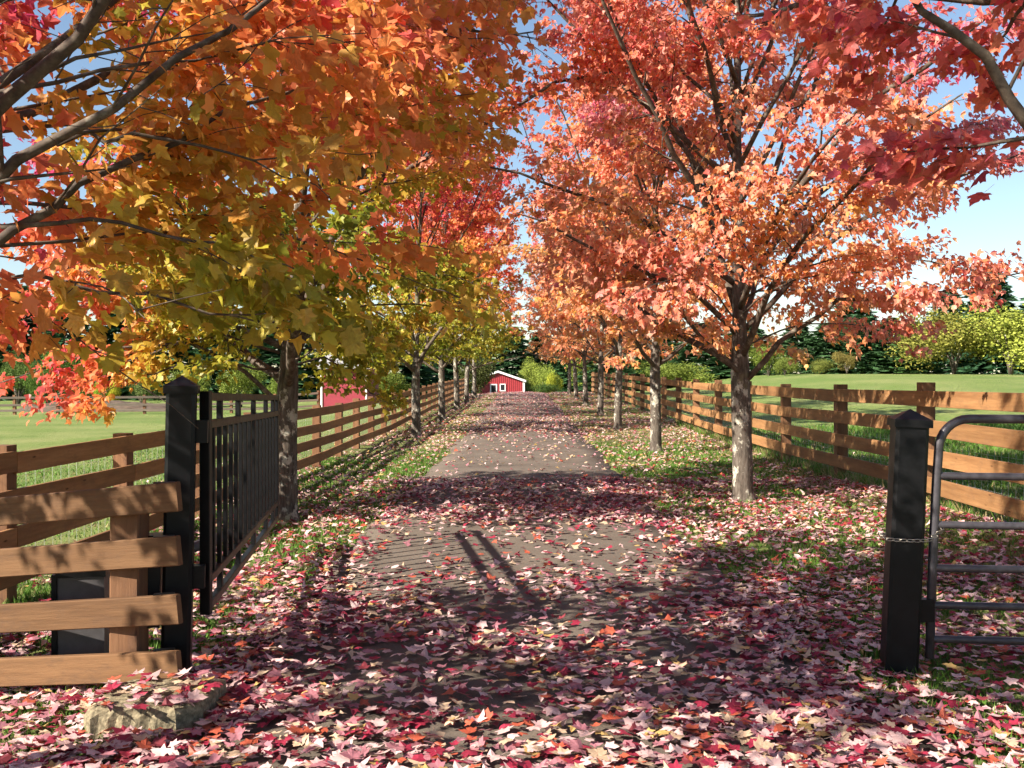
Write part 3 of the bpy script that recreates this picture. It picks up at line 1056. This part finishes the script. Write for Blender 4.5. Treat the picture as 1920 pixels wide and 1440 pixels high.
pad = empty('concrete_block', (-1.70, 4.60, 0), 'mossy aggregate concrete block at the foot of the left gate post', 'concrete block')
pv, pf = [], []
outl = [(-.25, -.20), (-.21, -.24), (.16, -.21), (.24, -.12), (.25, .25), (-.19, .26), (-.25, .21)]
lv = [(1.0, -.08), (1.0, .10), (.965, .125), (.90, .135)]
rng = random.Random(3)
big = []
m = len(outl)
fine = []
for i in range(m):
    a, b = outl[i], outl[(i + 1) % m]
    k = max(1, int(math.dist(a, b) / .035))
    for q in range(k):
        t = q / k
        fine.append((a[0] + (b[0] - a[0]) * t, a[1] + (b[1] - a[1]) * t))
m = len(fine)
for sc_, z in lv:
    for (a, b) in fine:
        pv.append((a * sc_ + rng.uniform(-.008, .008), b * sc_ + rng.uniform(-.008, .008), z + rng.uniform(-.005, .005)))
for l in range(len(lv) - 1):
    for i in range(m):
        j = (i + 1) % m
        pf.append((l * m + i, l * m + j, (l + 1) * m + j, (l + 1) * m + i))
pv.append((.08, 0, .137)); c0 = len(pv) - 1
for i in range(m):
    pf.append(((len(lv) - 1) * m + i, (len(lv) - 1) * m + (i + 1) % m, c0))
add_obj('slab', mesh_arrays('slab', np.array(pv), pf), M['concrete'], pad)

# ------------------------------------------------------------------ red barn past the crest
BY = 110.0
bxr, _ = at(982, 0, BY); bxp, _ = at(934, 0, BY)
bz = hz(-1, BY)
barn = empty('red_barn', (bxp, BY, bz), 'small red metal barn with white trim past the crest of the drive', 'barn')
hw = bxr - bxp
ev = at(0, 714, BY)[1] - bz; pk = at(0, 697.5, BY)[1] - bz
mb = MB()
mb.add([(-hw, 0, 0), (hw, 0, 0), (hw, 0, ev), (0, 0, pk), (-hw, 0, ev), (-hw, 9, 0), (hw, 9, 0), (hw, 9, ev), (0, 9, pk), (-hw, 9, ev)],
       [(0, 1, 2, 3, 4), (9, 8, 7, 6, 5), (1, 6, 7, 2), (5, 0, 4, 9)])
mb.build('wall', M['red'], barn)
for s in (-1, 1):
    mb = MB()
    e = .25
    xs = [0, s * (hw + e)]
    zs = [pk + .03, ev + .03 - (pk - ev) * e / hw]
    V = [(xs[i], yy, zs[i] + dz) for dz in (0, .12) for yy in (-.25, 9.25) for i in (0, 1)]
    mb.add(V, [(0, 1, 3, 2), (4, 6, 7, 5), (0, 4, 5, 1), (2, 3, 7, 6), (0, 2, 6, 4), (1, 5, 7, 3)])
    r = mb.build('roof', M['roof'], barn)
    mb = MB()
    V = [(xs[i], yy, zs[i] + dz) for dz in (-.10, .13) for yy in (-.30, -.253) for i in (0, 1)]
    mb.add(V, [(0, 1, 3, 2), (4, 6, 7, 5), (0, 4, 5, 1), (2, 3, 7, 6), (0, 2, 6, 4), (1, 5, 7, 3)])
    mb.build('barge_board', M['white'], r)
    mb = MB(); mb.box(s * hw - .11, s * hw + .11, -.06, -.003, 0, ev - .02); mb.build('corner_trim', M['white'], barn)
nb = 26
for i in range(nb):
    xx = -hw + (i + .5) * 2 * hw / nb
    top = ev + (pk - ev) * (1 - abs(xx) / hw) - .03
    mb = MB(); mb.box(xx - .022, xx + .022, -.045, -.004, 0, top); mb.build('batten', M['red'], barn)


def window(parent, x0, x1, z0, z1, y, t=.12, glass='glass', name='window'):
    mb = MB()
    mb.box(x0, x1, y - .09, y - .048, z1 - t, z1); mb.box(x0, x1, y - .09, y - .048, z0, z0 + t)
    mb.box(x0, x0 + t, y - .089, y - .048, z0 + t, z1 - t); mb.box(x1 - t, x1, y - .089, y - .048, z0 + t, z1 - t)
    f = mb.build(name, M['white'], parent)
    mb = MB(); mb.box(x0 + t * .9, x1 - t * .9, y - .062, y - .046, z0 + t * .9, z1 - t * .9); mb.build('pane', M[glass], f)


wx0, wz0 = at(937, 733.5, BY); wx1, wz1 = at(948, 719.5, BY)
window(barn, wx0 - bxp, wx1 - bxp, wz0 - bz, wz1 - bz, 0, .10)
dx0, _ = at(919, 0, BY); dx1, dz1 = at(932, 720, BY)
window(barn, dx0 - bxp, dx1 - bxp, 0.0, dz1 - bz, 0, .12, 'dark', 'door')

# red shed on the left, half hidden by maple branches
SY = 58.0
sx0, _ = at(602, 0, SY); sx1, se = at(686, 690, SY)
sz = hz(sx0, SY)
shed = empty('red_shed', (sx0, SY, sz), 'dark red shed with a grey roof glimpsed behind the left maples', 'shed')
L = sx1 - sx0; ev = se - sz
mb = MB(); mb.box(0, L, 0, 5, 0, ev); mb.build('wall', M['dark_red'], shed)
mb = MB()
V = [(-.3, -.4, ev - .05), (L + .3, -.4, ev - .05), (L + .3, 2.5, ev + .85), (-.3, 2.5, ev + .85), (-.3, 5.4, ev - .05), (L + .3, 5.4, ev - .05)]
V += [(a, b, c + .12) for a, b, c in V]
mb.add(V, [(0, 1, 2, 3), (3, 2, 5, 4), (6, 9, 8, 7), (9, 10, 11, 8), (0, 6, 7, 1), (4, 5, 11, 10), (0, 3, 9, 6), (3, 4, 10, 9), (1, 7, 8, 2), (2, 8, 11, 5)])
mb.build('roof', M['roof'], shed)
for xx in (.0, L):
    mb = MB(); mb.box(xx - .05, xx + .05, -.06, -.004, 0, ev - .06); mb.build('corner_trim', M['white'], shed)

# paddock fence across the far side of the left field
PY = 58.0
pp = []
for px in range(-60, 601, 82):
    pp.append((at(px, 0, PY + (px - 130) * .006)[0], PY + (px - 130) * .006))
rail_fence('paddock_fence', 'weathered plank paddock fence across the far side of the left field', pp, (1.05, .62, .30), .13, 1.15, -1, M['old_wood'], .16)
mb = MB()
mb.box(0, 7.5, 0, 3.5, -.4, .42)
mo = empty('mulch_bed', (at(-20, 0, 62)[0], 62, hz(-28, 62)), 'brown mulch bed behind the far paddock fence', 'mulch')
V, F = [], []
for j in range(13):
    for i in range(25):
        u, v = i / 24, j / 12
        V.append((u * 11, v * 5, -.2 + .85 * math.sin(v * math.pi) ** .6 * math.sin(u * math.pi) ** .5 + rng.uniform(-.06, .06)))
for j in range(12):
    for i in range(24):
        F.append((j * 25 + i, j * 25 + i + 1, (j + 1) * 25 + i + 1, (j + 1) * 25 + i))
add_obj('mound', mesh_arrays('mound', np.array(V), F), M['mulch'], mo)


# ------------------------------------------------------------------ background trees and shrubs
def conifer_mesh(seed, n_br=330, droop=.35):
    """unit-height conifer: returns a foliage mesh"""
    rng = np.random.default_rng(seed)
    V, F, C = [], [], []
    for i in range(n_br):
        t = .04 + .95 * (i / n_br) ** .9
        az = i * 2.39996 + rng.uniform(-.4, .4)
        L = .27 * (1 - t) ** .62 * rng.uniform(.65, 1.15) + .012
        out = np.array([math.cos(az), math.sin(az), 0]); lat = np.array([-out[1], out[0], 0])
        rise = rng.uniform(-.25, .25) - droop * (1 - t) * .6
        tone = rng.uniform(.65, 1.25)
        for q in range(20):
            s = rng.uniform(.15, 1.0) ** .8
            p = out * L * s + np.array([0, 0, t + rise * L * s - .12 * L * s * s])
            d = unit(out * rng.uniform(.2, 1) + lat * rng.uniform(-1, 1) + np.array([0, 0, rng.uniform(-.45, .25)]))
            w = unit(np.cross(d, rng.normal(0, 1, 3))) * rng.uniform(.010, .019)
            l = rng.uniform(.035, .075) * (.6 + .6 * (1 - t))
            k = len(V)
            V += [p - w, p + w, p + d * l + w * .2]
            F.append((k, k + 1, k + 2))
            c = np.array([.050, .105, .040]) * tone * rng.uniform(.7, 1.35)
            C += [c] * 3
    return mesh_arrays('needles', np.array(V), np.array(F), np.array(C))


def bush_mesh(seed, n=9500, lobes=13, leaf=.030):
    rng = np.random.default_rng(seed)
    cen = np.column_stack([rng.uniform(-.34, .34, lobes), rng.uniform(-.3, .3, lobes), rng.uniform(.25, .72, lobes)])
    rad = rng.uniform(.16, .30, lobes)
    k = rng.integers(0, lobes, n)
    d = unit(rng.normal(0, 1, (n, 3)))
    pos = cen[k] + d * (rad[k] * rng.uniform(.55, 1.12, n))[:, None]
    pos[:, 2] = np.abs(pos[:, 2])
    dd = unit(d * .4 + rng.normal(0, .7, (n, 3)))
    nn = unit(d + rng.normal(0, .5, (n, 3)))
    cols = np.array([.17, .19, .05]) * rng.uniform(.6, 1.4, (n, 1)) * rng.uniform(.8, 1.2, lobes)[k][:, None]
    V, F, C = scatter([fan([(0, 0), (.4, .5), (0, 1), (-.4, .5)], (0, .5), .2)], pos, basis(dd, nn), leaf * rng.uniform(.6, 1.3, n), cols, rng)
    return mesh_arrays('foliage', V, F, C)


CON = [conifer_mesh(5), conifer_mesh(6), conifer_mesh(8, 270, .6)]
BUSH = [bush_mesh(3), bush_mesh(4), bush_mesh(9, 7000, 9, .034)]
mb = MB(); mb.tube([(0, 0, -.02), (.004, 0, .3), (0, .004, .7), (0, 0, .97)], [.016, .012, .007, .001], 6)
CT = mesh_arrays('trunk', np.concatenate(mb.v), mb.f, smooth=True); CT.materials.append(M['bark'])
mb = MB()
for k in range(7):
    a = k * .9
    mb.tube([(0, 0, -.03), (.05 * math.cos(a), .05 * math.sin(a), .2), (.2 * math.cos(a), .2 * math.sin(a), .55)], [.022, .014, .004], 5)
BT = mesh_arrays('stem', np.concatenate(mb.v), mb.f, smooth=True); BT.materials.append(M['bark'])
for m_ in CON + BUSH:
    m_.materials.append(M['needles'])


def plant(kind, px, top, Y, wide, label, cat, group=None, col=(1, 1, 1), var=0, base=None):
    X, zt = at(px, top, Y)
    z = hz(X, Y) if base is None else base
    h = max(.3, zt - z)
    name = {'c': 'conifer_tree', 'b': 'shrub', 't': 'leafy_tree'}[kind]
    r = empty(name, (X, Y, z), label, cat, group)
    wpx = wide * Y / F_PX
    fol, tr_ = (CON[var], CT) if kind == 'c' else (BUSH[var], BT)
    sx = wpx / (.54 if kind == 'c' else 1.0)
    a = add_obj('foliage' if kind != 'c' else 'needles', fol, None, r); a.scale = (sx, sx, h / (1.0 if kind == 'c' else .95)); a.color = (*col, 1)
    a['kind'] = 'stuff'
    b = add_obj('trunk' if kind != 'b' else 'stem', tr_, None, r); b.scale = (min(sx, h), min(sx, h), h * .95)
    r.rotation_euler.z = (px * 1.7) % 6.28
    return r


RG = 'evergreens and shrubs beyond the right field'
plant('t', 1440, 640, 84, 70, 'pale yellow-green leafy tree just right of the coral maple trunk', 'tree', RG, (.9, 1.05, .6), 0)
plant('c', 1492, 600, 88, 110, 'grey-green conifer left in the evergreen row beyond the right field', 'tree', RG, (1, 1, 1), 0)
plant('c', 1548, 606, 86, 120, 'dense conifer second in the evergreen row beyond the right field', 'tree', RG, (1, 1.05, .95), 1)
plant('c', 1610, 592, 85, 130, 'broad full conifer in the middle of the evergreen row', 'tree', RG, (.85, .95, .85), 2)
plant('c', 1668, 596, 87, 120, 'dark conifer right of the broad one in the evergreen row', 'tree', RG, (.75, .9, .9), 0)
plant('c', 1712, 604, 84, 120, 'lighter green conifer beside the big yellow-green shrub', 'tree', RG, (1.2, 1.25, .9), 1)
plant('c', 1595, 540, 115, 150, 'taller fir rising behind the evergreen row under the coral branches', 'tree', RG, (.7, .85, .9), 1)
plant('c', 1850, 495, 112, 160, 'tallest dark fir behind the big yellow-green shrub', 'tree', RG, (.65, .8, .9), 0)
plant('c', 1775, 545, 116, 150, 'dark fir left of the tallest fir, behind the shrub', 'tree', RG, (.65, .8, .9), 2)
plant('c', 1955, 520, 110, 160, 'dark fir at the right edge of the picture behind the shrub', 'tree', RG, (.65, .8, .9), 1)
plant('b', 1785, 578, 78, 210, 'big yellow-green shrub, the left one of the clump at the right field edge', 'shrub', RG, (1.45, 1.25, .9), 1)
plant('b', 1890, 562, 76, 230, 'big dull green shrub thicket reaching the right edge of the picture', 'shrub', RG, (1.5, 1.5, .9), 0)
plant('b', 1586, 660, 80, 45, 'small brownish shrub in front of the evergreen row', 'shrub', RG, (1.25, .9, .9), 2)
plant('b', 1470, 668, 79, 50, 'low green shrub at the left end of the evergreen row', 'shrub', RG, (.9, 1, .7), 1)
plant('b', 1535, 672, 80, 50, 'low dull shrub between the conifers at the field edge', 'shrub', RG, (.9, .9, .7), 0)
plant('c', 1400, 610, 96, 170, 'far conifer glimpsed just right of the coral maple trunk', 'tree', RG, (.9, 1, .9), 1)
plant('c', 1320, 605, 100, 180, 'far conifer glimpsed between the right maples above the fence', 'tree', RG, (.9, 1, .9), 2)
plant('b', 1270, 675, 90, 130, 'green shrub behind the right fence between the maple trunks', 'shrub', RG, (1, 1.1, .7), 0)

plant('c', 1235, 600, 106, 190, 'far conifer glimpsed above the fence left of the other two', 'tree', RG, (.85, .95, .85), 0)
plant('c', 1160, 615, 112, 180, 'far conifer behind the thin trunks of the right row', 'tree', RG, (.8, .9, .8), 1)
BG = 'trees round the red barn'
plant('c', 962, 612, 150, 110, 'dark evergreen behind the red barn roof', 'tree', BG, (.7, .85, .8), 1, -1.6)
plant('c', 1012, 622, 155, 120, 'dark evergreen right of the barn behind the pale tree', 'tree', BG, (.7, .85, .8), 0, -1.6)
plant('t', 990, 672, 126, 52, 'pale yellow-green leafy tree right of the red barn', 'tree', BG, (1.5, 1.6, 1.0), 1, -1.6)
plant('t', 1022, 680, 124, 45, 'second pale green leafy tree near the mound right of the barn', 'tree', BG, (1.35, 1.5, .9), 0, -1.6)
plant('b', 1040, 700, 95, 32, 'bright yellow-green shrub behind the dark mound', 'shrub', BG, (1.9, 1.8, .7), 2, -.6)
plant('b', 985, 712, 112, 18, 'small grey-green shrub at the barn corner', 'shrub', BG, (1.0, 1.2, 1.3), 1, -1.2)
plant('t', 893, 672, 92, 75, 'dark tree shading the left side of the red barn', 'tree', BG, (.35, .35, .3), 2, -1.0)
plant('c', 905, 600, 150, 90, 'dark evergreen left behind the red barn', 'tree', BG, (.7, .85, .8), 2, -1.6)
plant('c', 1075, 620, 140, 130, 'dark evergreen far behind the right maples', 'tree', BG, (.8, .9, .8), 1, -1.0)
plant('t', 1110, 660, 120, 90, 'pale green tree far behind the right maples', 'tree', BG, (1.2, 1.3, .8), 2, -.5)
hd = plant('b', 1018, 719, 71, 62, 'low clipped dark green mound at the crest of the drive', 'shrub', BG, (.35, .55, .4), 0, .45)

LG = 'trees and shrubs beyond the left field'
lefts = [('c', -30, 545, 95, 170, 'conifer at the left edge of the picture behind the orange leaves', (.9, 1, 1), 0),
         ('c', 45, 535, 98, 160, 'tall blue-green conifer at the far left beyond the field', (.8, 1, 1.1), 1),
         ('c', 125, 575, 96, 170, 'conifer second from the left beyond the field', (.8, 1, 1), 2),
         ('c', 215, 575, 100, 180, 'shaded conifer behind the pink and orange branches on the left', (.75, .9, .9), 0),
         ('c', 310, 580, 98, 190, 'conifer hidden behind the gate post foliage', (.75, .9, .9), 1),
         ('c', 420, 575, 97, 200, 'conifer behind the open gate beyond the field', (.75, .9, .9), 2),
         ('c', 520, 585, 96, 190, 'conifer behind the trunk at the gate end', (.75, .9, .9), 1),
         ('c', 625, 590, 100, 190, 'conifer rising behind the red shed', (.75, .9, .9), 2),
         ('c', 740, 590, 105, 200, 'conifer behind the left row beyond the shed', (.75, .9, .9), 0),
         ('c', 820, 590, 120, 200, 'conifer far behind the left row', (.75, .9, .9), 1),
         ('b', 85, 678, 70, 75, 'dark green rounded shrub behind the paddock fence', (.55, .85, .5), 0),
         ('b', 30, 660, 76, 90, 'large dark shrub at the left edge behind the paddock', (.6, .8, .6), 1),
         ('b', 112, 655, 80, 70, 'mid green rounded shrub behind the dark rounded shrub', (.75, 1.05, .5), 2),
         ('b', 184, 705, 66, 30, 'small yellow-green shrub, left of the bright pair at the paddock', (1.5, 1.9, .6), 1),
         ('b', 209, 703, 66, 26, 'small golden shrub, right of the bright pair at the paddock', (2.4, 2.1, .6), 0),
         ('b', 158, 708, 67, 28, 'small dark shrub beside the bright yellow-green pair', (.55, .8, .5), 2),
         ('b', 262, 690, 70, 60, 'grey-green shrub behind the paddock fence by the gate post', (.7, .85, .8), 1),
         ('b', 350, 690, 72, 90, 'dull green shrub behind the top of the open gate', (.9, 1, .6), 0),
         ('b', 450, 685, 72, 90, 'dull green shrub behind the far end of the open gate', (.9, 1, .6), 2),
         ('b', 530, 700, 66, 60, 'green shrub beside the red shed', (.9, 1.1, .6), 1),
         ('b', 735, 690, 70, 80, 'dull shrub behind the fence right of the red shed', (.9, 1, .6), 0)]
for k, px, tp, Y, wd, lb, c, v in lefts:
    plant(k, px, tp, Y, wd, lb, 'tree' if k == 'c' else 'shrub', LG, c, v)

# ------------------------------------------------------------------ grass on the verges
def grass_patch(rng, n, x0, x1, y0, y1, hmin, hmax, power=1.0):
    X = rng.uniform(x0, x1, n)
    Y = y0 + (y1 - y0) * rng.uniform(0, 1, n) ** power
    return X, Y, rng.uniform(hmin, hmax, n)


rng = np.random.default_rng(99)
parts = [grass_patch(rng, 60000, -4.6, -1.5, 3.6, 22, .03, .08, 1.6), grass_patch(rng, 75000, 1.55, 6.0, 3.6, 24, .03, .085, 1.5),
         grass_patch(rng, 24000, -14, -4.2, 6, 24, .025, .06, 1.3), grass_patch(rng, 36000, 5.2, 15, 8, 30, .05, .16, 1.3),
         grass_patch(rng, 14000, 4.85, 5.25, 5, 32, .08, .22, 1.2)]
X = np.concatenate([p[0] for p in parts]); Y = np.concatenate([p[1] for p in parts]); Hh = np.concatenate([p[2] for p in parts])
patch = np.sin(X * 1.9 + 1.1 * np.sin(Y * .8)) * np.sin(Y * 1.4 + .9 * np.sin(X * 1.2)) + rng.normal(0, .45, len(X))
ok = (np.abs(X) > 5.2) | (patch > -.35)
ok &= ~((np.abs(X) < 1.62 + .55 * np.clip((5.5 - Y) / 3, 0, 3)))
X, Y, Hh = X[ok], Y[ok], Hh[ok]
n = len(X)
Z = height(X, Y)
az = rng.uniform(0, 2 * math.pi, n)
wd = (.004 + .0006 * Y)
ln = rng.normal(0, .45, (n, 2)) * Hh[:, None]
A = np.column_stack([X - np.cos(az) * wd, Y - np.sin(az) * wd, Z - .01])
B = np.column_stack([X + np.cos(az) * wd, Y + np.sin(az) * wd, Z - .01])
T = np.column_stack([X + ln[:, 0], Y + ln[:, 1], Z + Hh])
V = np.stack([A, B, T], 1).reshape(-1, 3)
F = np.arange(3 * n).reshape(-1, 3)
gc = np.array([.10, .20, .028]) * rng.uniform(.6, 1.35, (n, 1))
dry = rng.random(n) < (.10 + .35 * ((np.abs(X - 4.7) < .6)))
gc[dry] = np.array([.34, .27, .12]) * rng.uniform(.6, 1.2, (dry.sum(), 1))
go = add_obj('grass', mesh_arrays('grass', V, F, np.repeat(gc, 3, 0)), M['grass'])
tag(go, 'short green grass growing through the leaves on both verges', 'grass', kind='stuff')

# ------------------------------------------------------------------ fallen leaves
FALL = np.array([(.60, .40, .38), (.55, .39, .26), (.27, .020, .045), (.41, .085, .045), (.36, .145, .17), (.17, .028, .036), (.52, .34, .12)])


def litter(rng, n, x0, x1, y0, y1, dens, wts):
    X = rng.uniform(x0, x1, n); Y = rng.uniform(y0, y1, n)
    k = rng.random(n) < dens(X, Y)
    X, Y = X[k], Y[k]
    w = np.array(wts, float); w /= w.sum()
    c = FALL[rng.choice(len(FALL), len(X), p=w)] * rng.uniform(.75, 1.15, (len(X), 1))
    return X, Y, np.clip(c, 0, .85)


def onroad(x, y): return np.abs(x) < 1.6 + .55 * np.clip((5.5 - y) / 3, 0, 3)


def clumps(x, y): return .62 + .38 * np.sin(x * 2.2 + 1.3 * np.sin(y * 1.1)) * np.sin(y * 1.7 + np.sin(x * 1.9))


def dn_near(x, y):
    e = np.abs(np.abs(x) - 1.6) < .35
    on = onroad(x, y)
    base = np.where(on, np.interp(y, [3.4, 5, 6.2, 7.2, 8, 10.2, 11.2, 14, 15.5], [.92, .74, .52, .30, .16, .22, .70, .50, .24]), np.where(x < 0, np.interp(y, [3.4, 6, 9, 12, 15.5], [1, .66, .46, .45, .48]), np.interp(y, [3.4, 6, 9, 15.5], [1, .74, .66, .66])))
    base = np.where(on & (x > 1.0), np.minimum(1, base + .25), base)
    base = np.where(x < -4.1, .06, base); base = np.where(x > 5.3, .12, base)
    return np.clip(base + .25 * e, 0, 1) * clumps(x, y)


def dn_mid(x, y):
    on = onroad(x, y)
    b = np.where(on, np.interp(y, [15, 17, 23, 26, 28, 36], [.17, .13, .16, .30, .65, .8]), np.interp(y, [15, 24, 30, 36], [.5, .55, .75, .85]))
    b = np.where(x < -4.1, .08, b); b = np.where(x > 5.3, .10, b)
    return b * clumps(x, y)


def dn_far(x, y):
    b = np.where(np.abs(x) < 5, .9, .06)
    return b * clumps(x, y)


rng = np.random.default_rng(5)
WN = (32, 12, 17, 9, 20, 7, 3)
A0 = litter(rng, 34000, -3.6, 4.4, 3.3, 8, dn_near, WN)
A1 = litter(rng, 40000, -4.6, 6.2, 8, 15.5, dn_near, WN)
A2 = litter(rng, 43000, -6.5, 7.0, 15.5, 36, dn_mid, (34, 22, 10, 8, 14, 3, 9))
A3 = litter(rng, 38000, -7, 7, 36, 76, dn_far, (34, 10, 16, 10, 24, 4, 2))
bands = [(A0, 'mid', 1.0, .068), (A1, 'low', 1.0, .07), (A2, 'low', 1.0, .074), (A3, 'far', 1.0, .10)]
Vs, Fs, Cs, off = [], [], [], 0
near_pick = None
for bi, ((X, Y, C), lod, _, size) in enumerate(bands):
    n = len(X)
    Zs = surf(X, Y) + rng.uniform(.006, .04, n) + np.where(onroad(X, Y), 0, .012)
    pad_in = (np.abs(X + 1.70) < .26) & (np.abs(Y - 4.6) < .26)
    Zs = np.where(pad_in, .15, Zs)
    a = rng.uniform(0, 2 * math.pi, n)
    d = np.column_stack([np.cos(a), np.sin(a), rng.normal(0, .10, n)])
    nn = unit(np.column_stack([rng.normal(0, .22, n), rng.normal(0, .22, n), np.where(rng.random(n) < .5, 1.0, -1.0)]))
    rot = basis(d, nn)
    s = size * rng.uniform(.65, 1.3, n)
    pos = np.column_stack([X, Y, Zs]) - np.einsum('nij,j->ni', rot, np.array([0, .36, 0])) * s[:, None]
    pos[:, 2] = Zs + .012
    use = ~pad_in | (rng.random(n) < .4)
    if bi == 0:
        P = np.column_stack([X, Y, Zs])
        vis = np.where(in_frame(P, -8) & use)[0]
        order = vis[np.argsort(-s[vis] / np.linalg.norm(P[vis] - np.array([0, 0, EYE]), axis=1))]
        pick = order[:300]
        use[pick] = False
        near_pick = [(pos[i], rot[i], s[i], C[i], P[i]) for i in pick]
    v, f, c = scatter(LEAF[lod], pos[use], rot[use], s[use], C[use], rng, (.75, 1.1))
    Vs.append(v); Fs.append(f + off); Cs.append(c); off += len(v)
lo = add_obj('leaf_litter', mesh_arrays('leaf_litter', np.concatenate(Vs), np.concatenate(Fs), np.concatenate(Cs)), M['litter'])
tag(lo, 'carpet of fallen pink, tan and crimson maple leaves over drive and verges', 'leaves', kind='stuff')


def colour_word(c):
    d = [np.abs(FALL[i] / FALL[i].max() - c / c.max()).sum() + .3 * abs(FALL[i].max() - c.max()) for i in range(len(FALL))]
    return ['pale pink', 'tan', 'crimson', 'red-orange', 'mauve', 'dark red', 'yellow'][int(np.argmin(d))]


def place_word(p):
    x, y = p[0], p[1]
    if x < -1.35 and y < 5.0: return 'by the concrete block'
    if x < -1.0: return 'on the near left edge of the drive'
    if x > 1.55: return 'round the foot of the right gate post'
    if x > .6: return 'on the near right side of the drive'
    return 'on the near middle of the drive'


for p, rt, s, c, P in near_pick:
    o = bpy.data.objects.new('fallen_leaf', FALLEN_MESH[random.randrange(5)])
    COL.objects.link(o)
    o.matrix_world = Matrix.Translation(p.tolist()) @ Matrix(rt.tolist()).to_4x4() @ Matrix.Scale(float(s), 4)
    o.color = (*[float(v) for v in c], 1)
    k = FALLEN_MESH.index(o.data)
    lb = '%s %s %s maple leaf fallen %s' % ('large' if s > .083 else 'small', ['domed', 'folded', 'cupped', 'twisted', 'curled'][k], colour_word(c), place_word(P))
    tag(o, lb, 'leaf', lb.replace('leaf', 'leaves', 1))
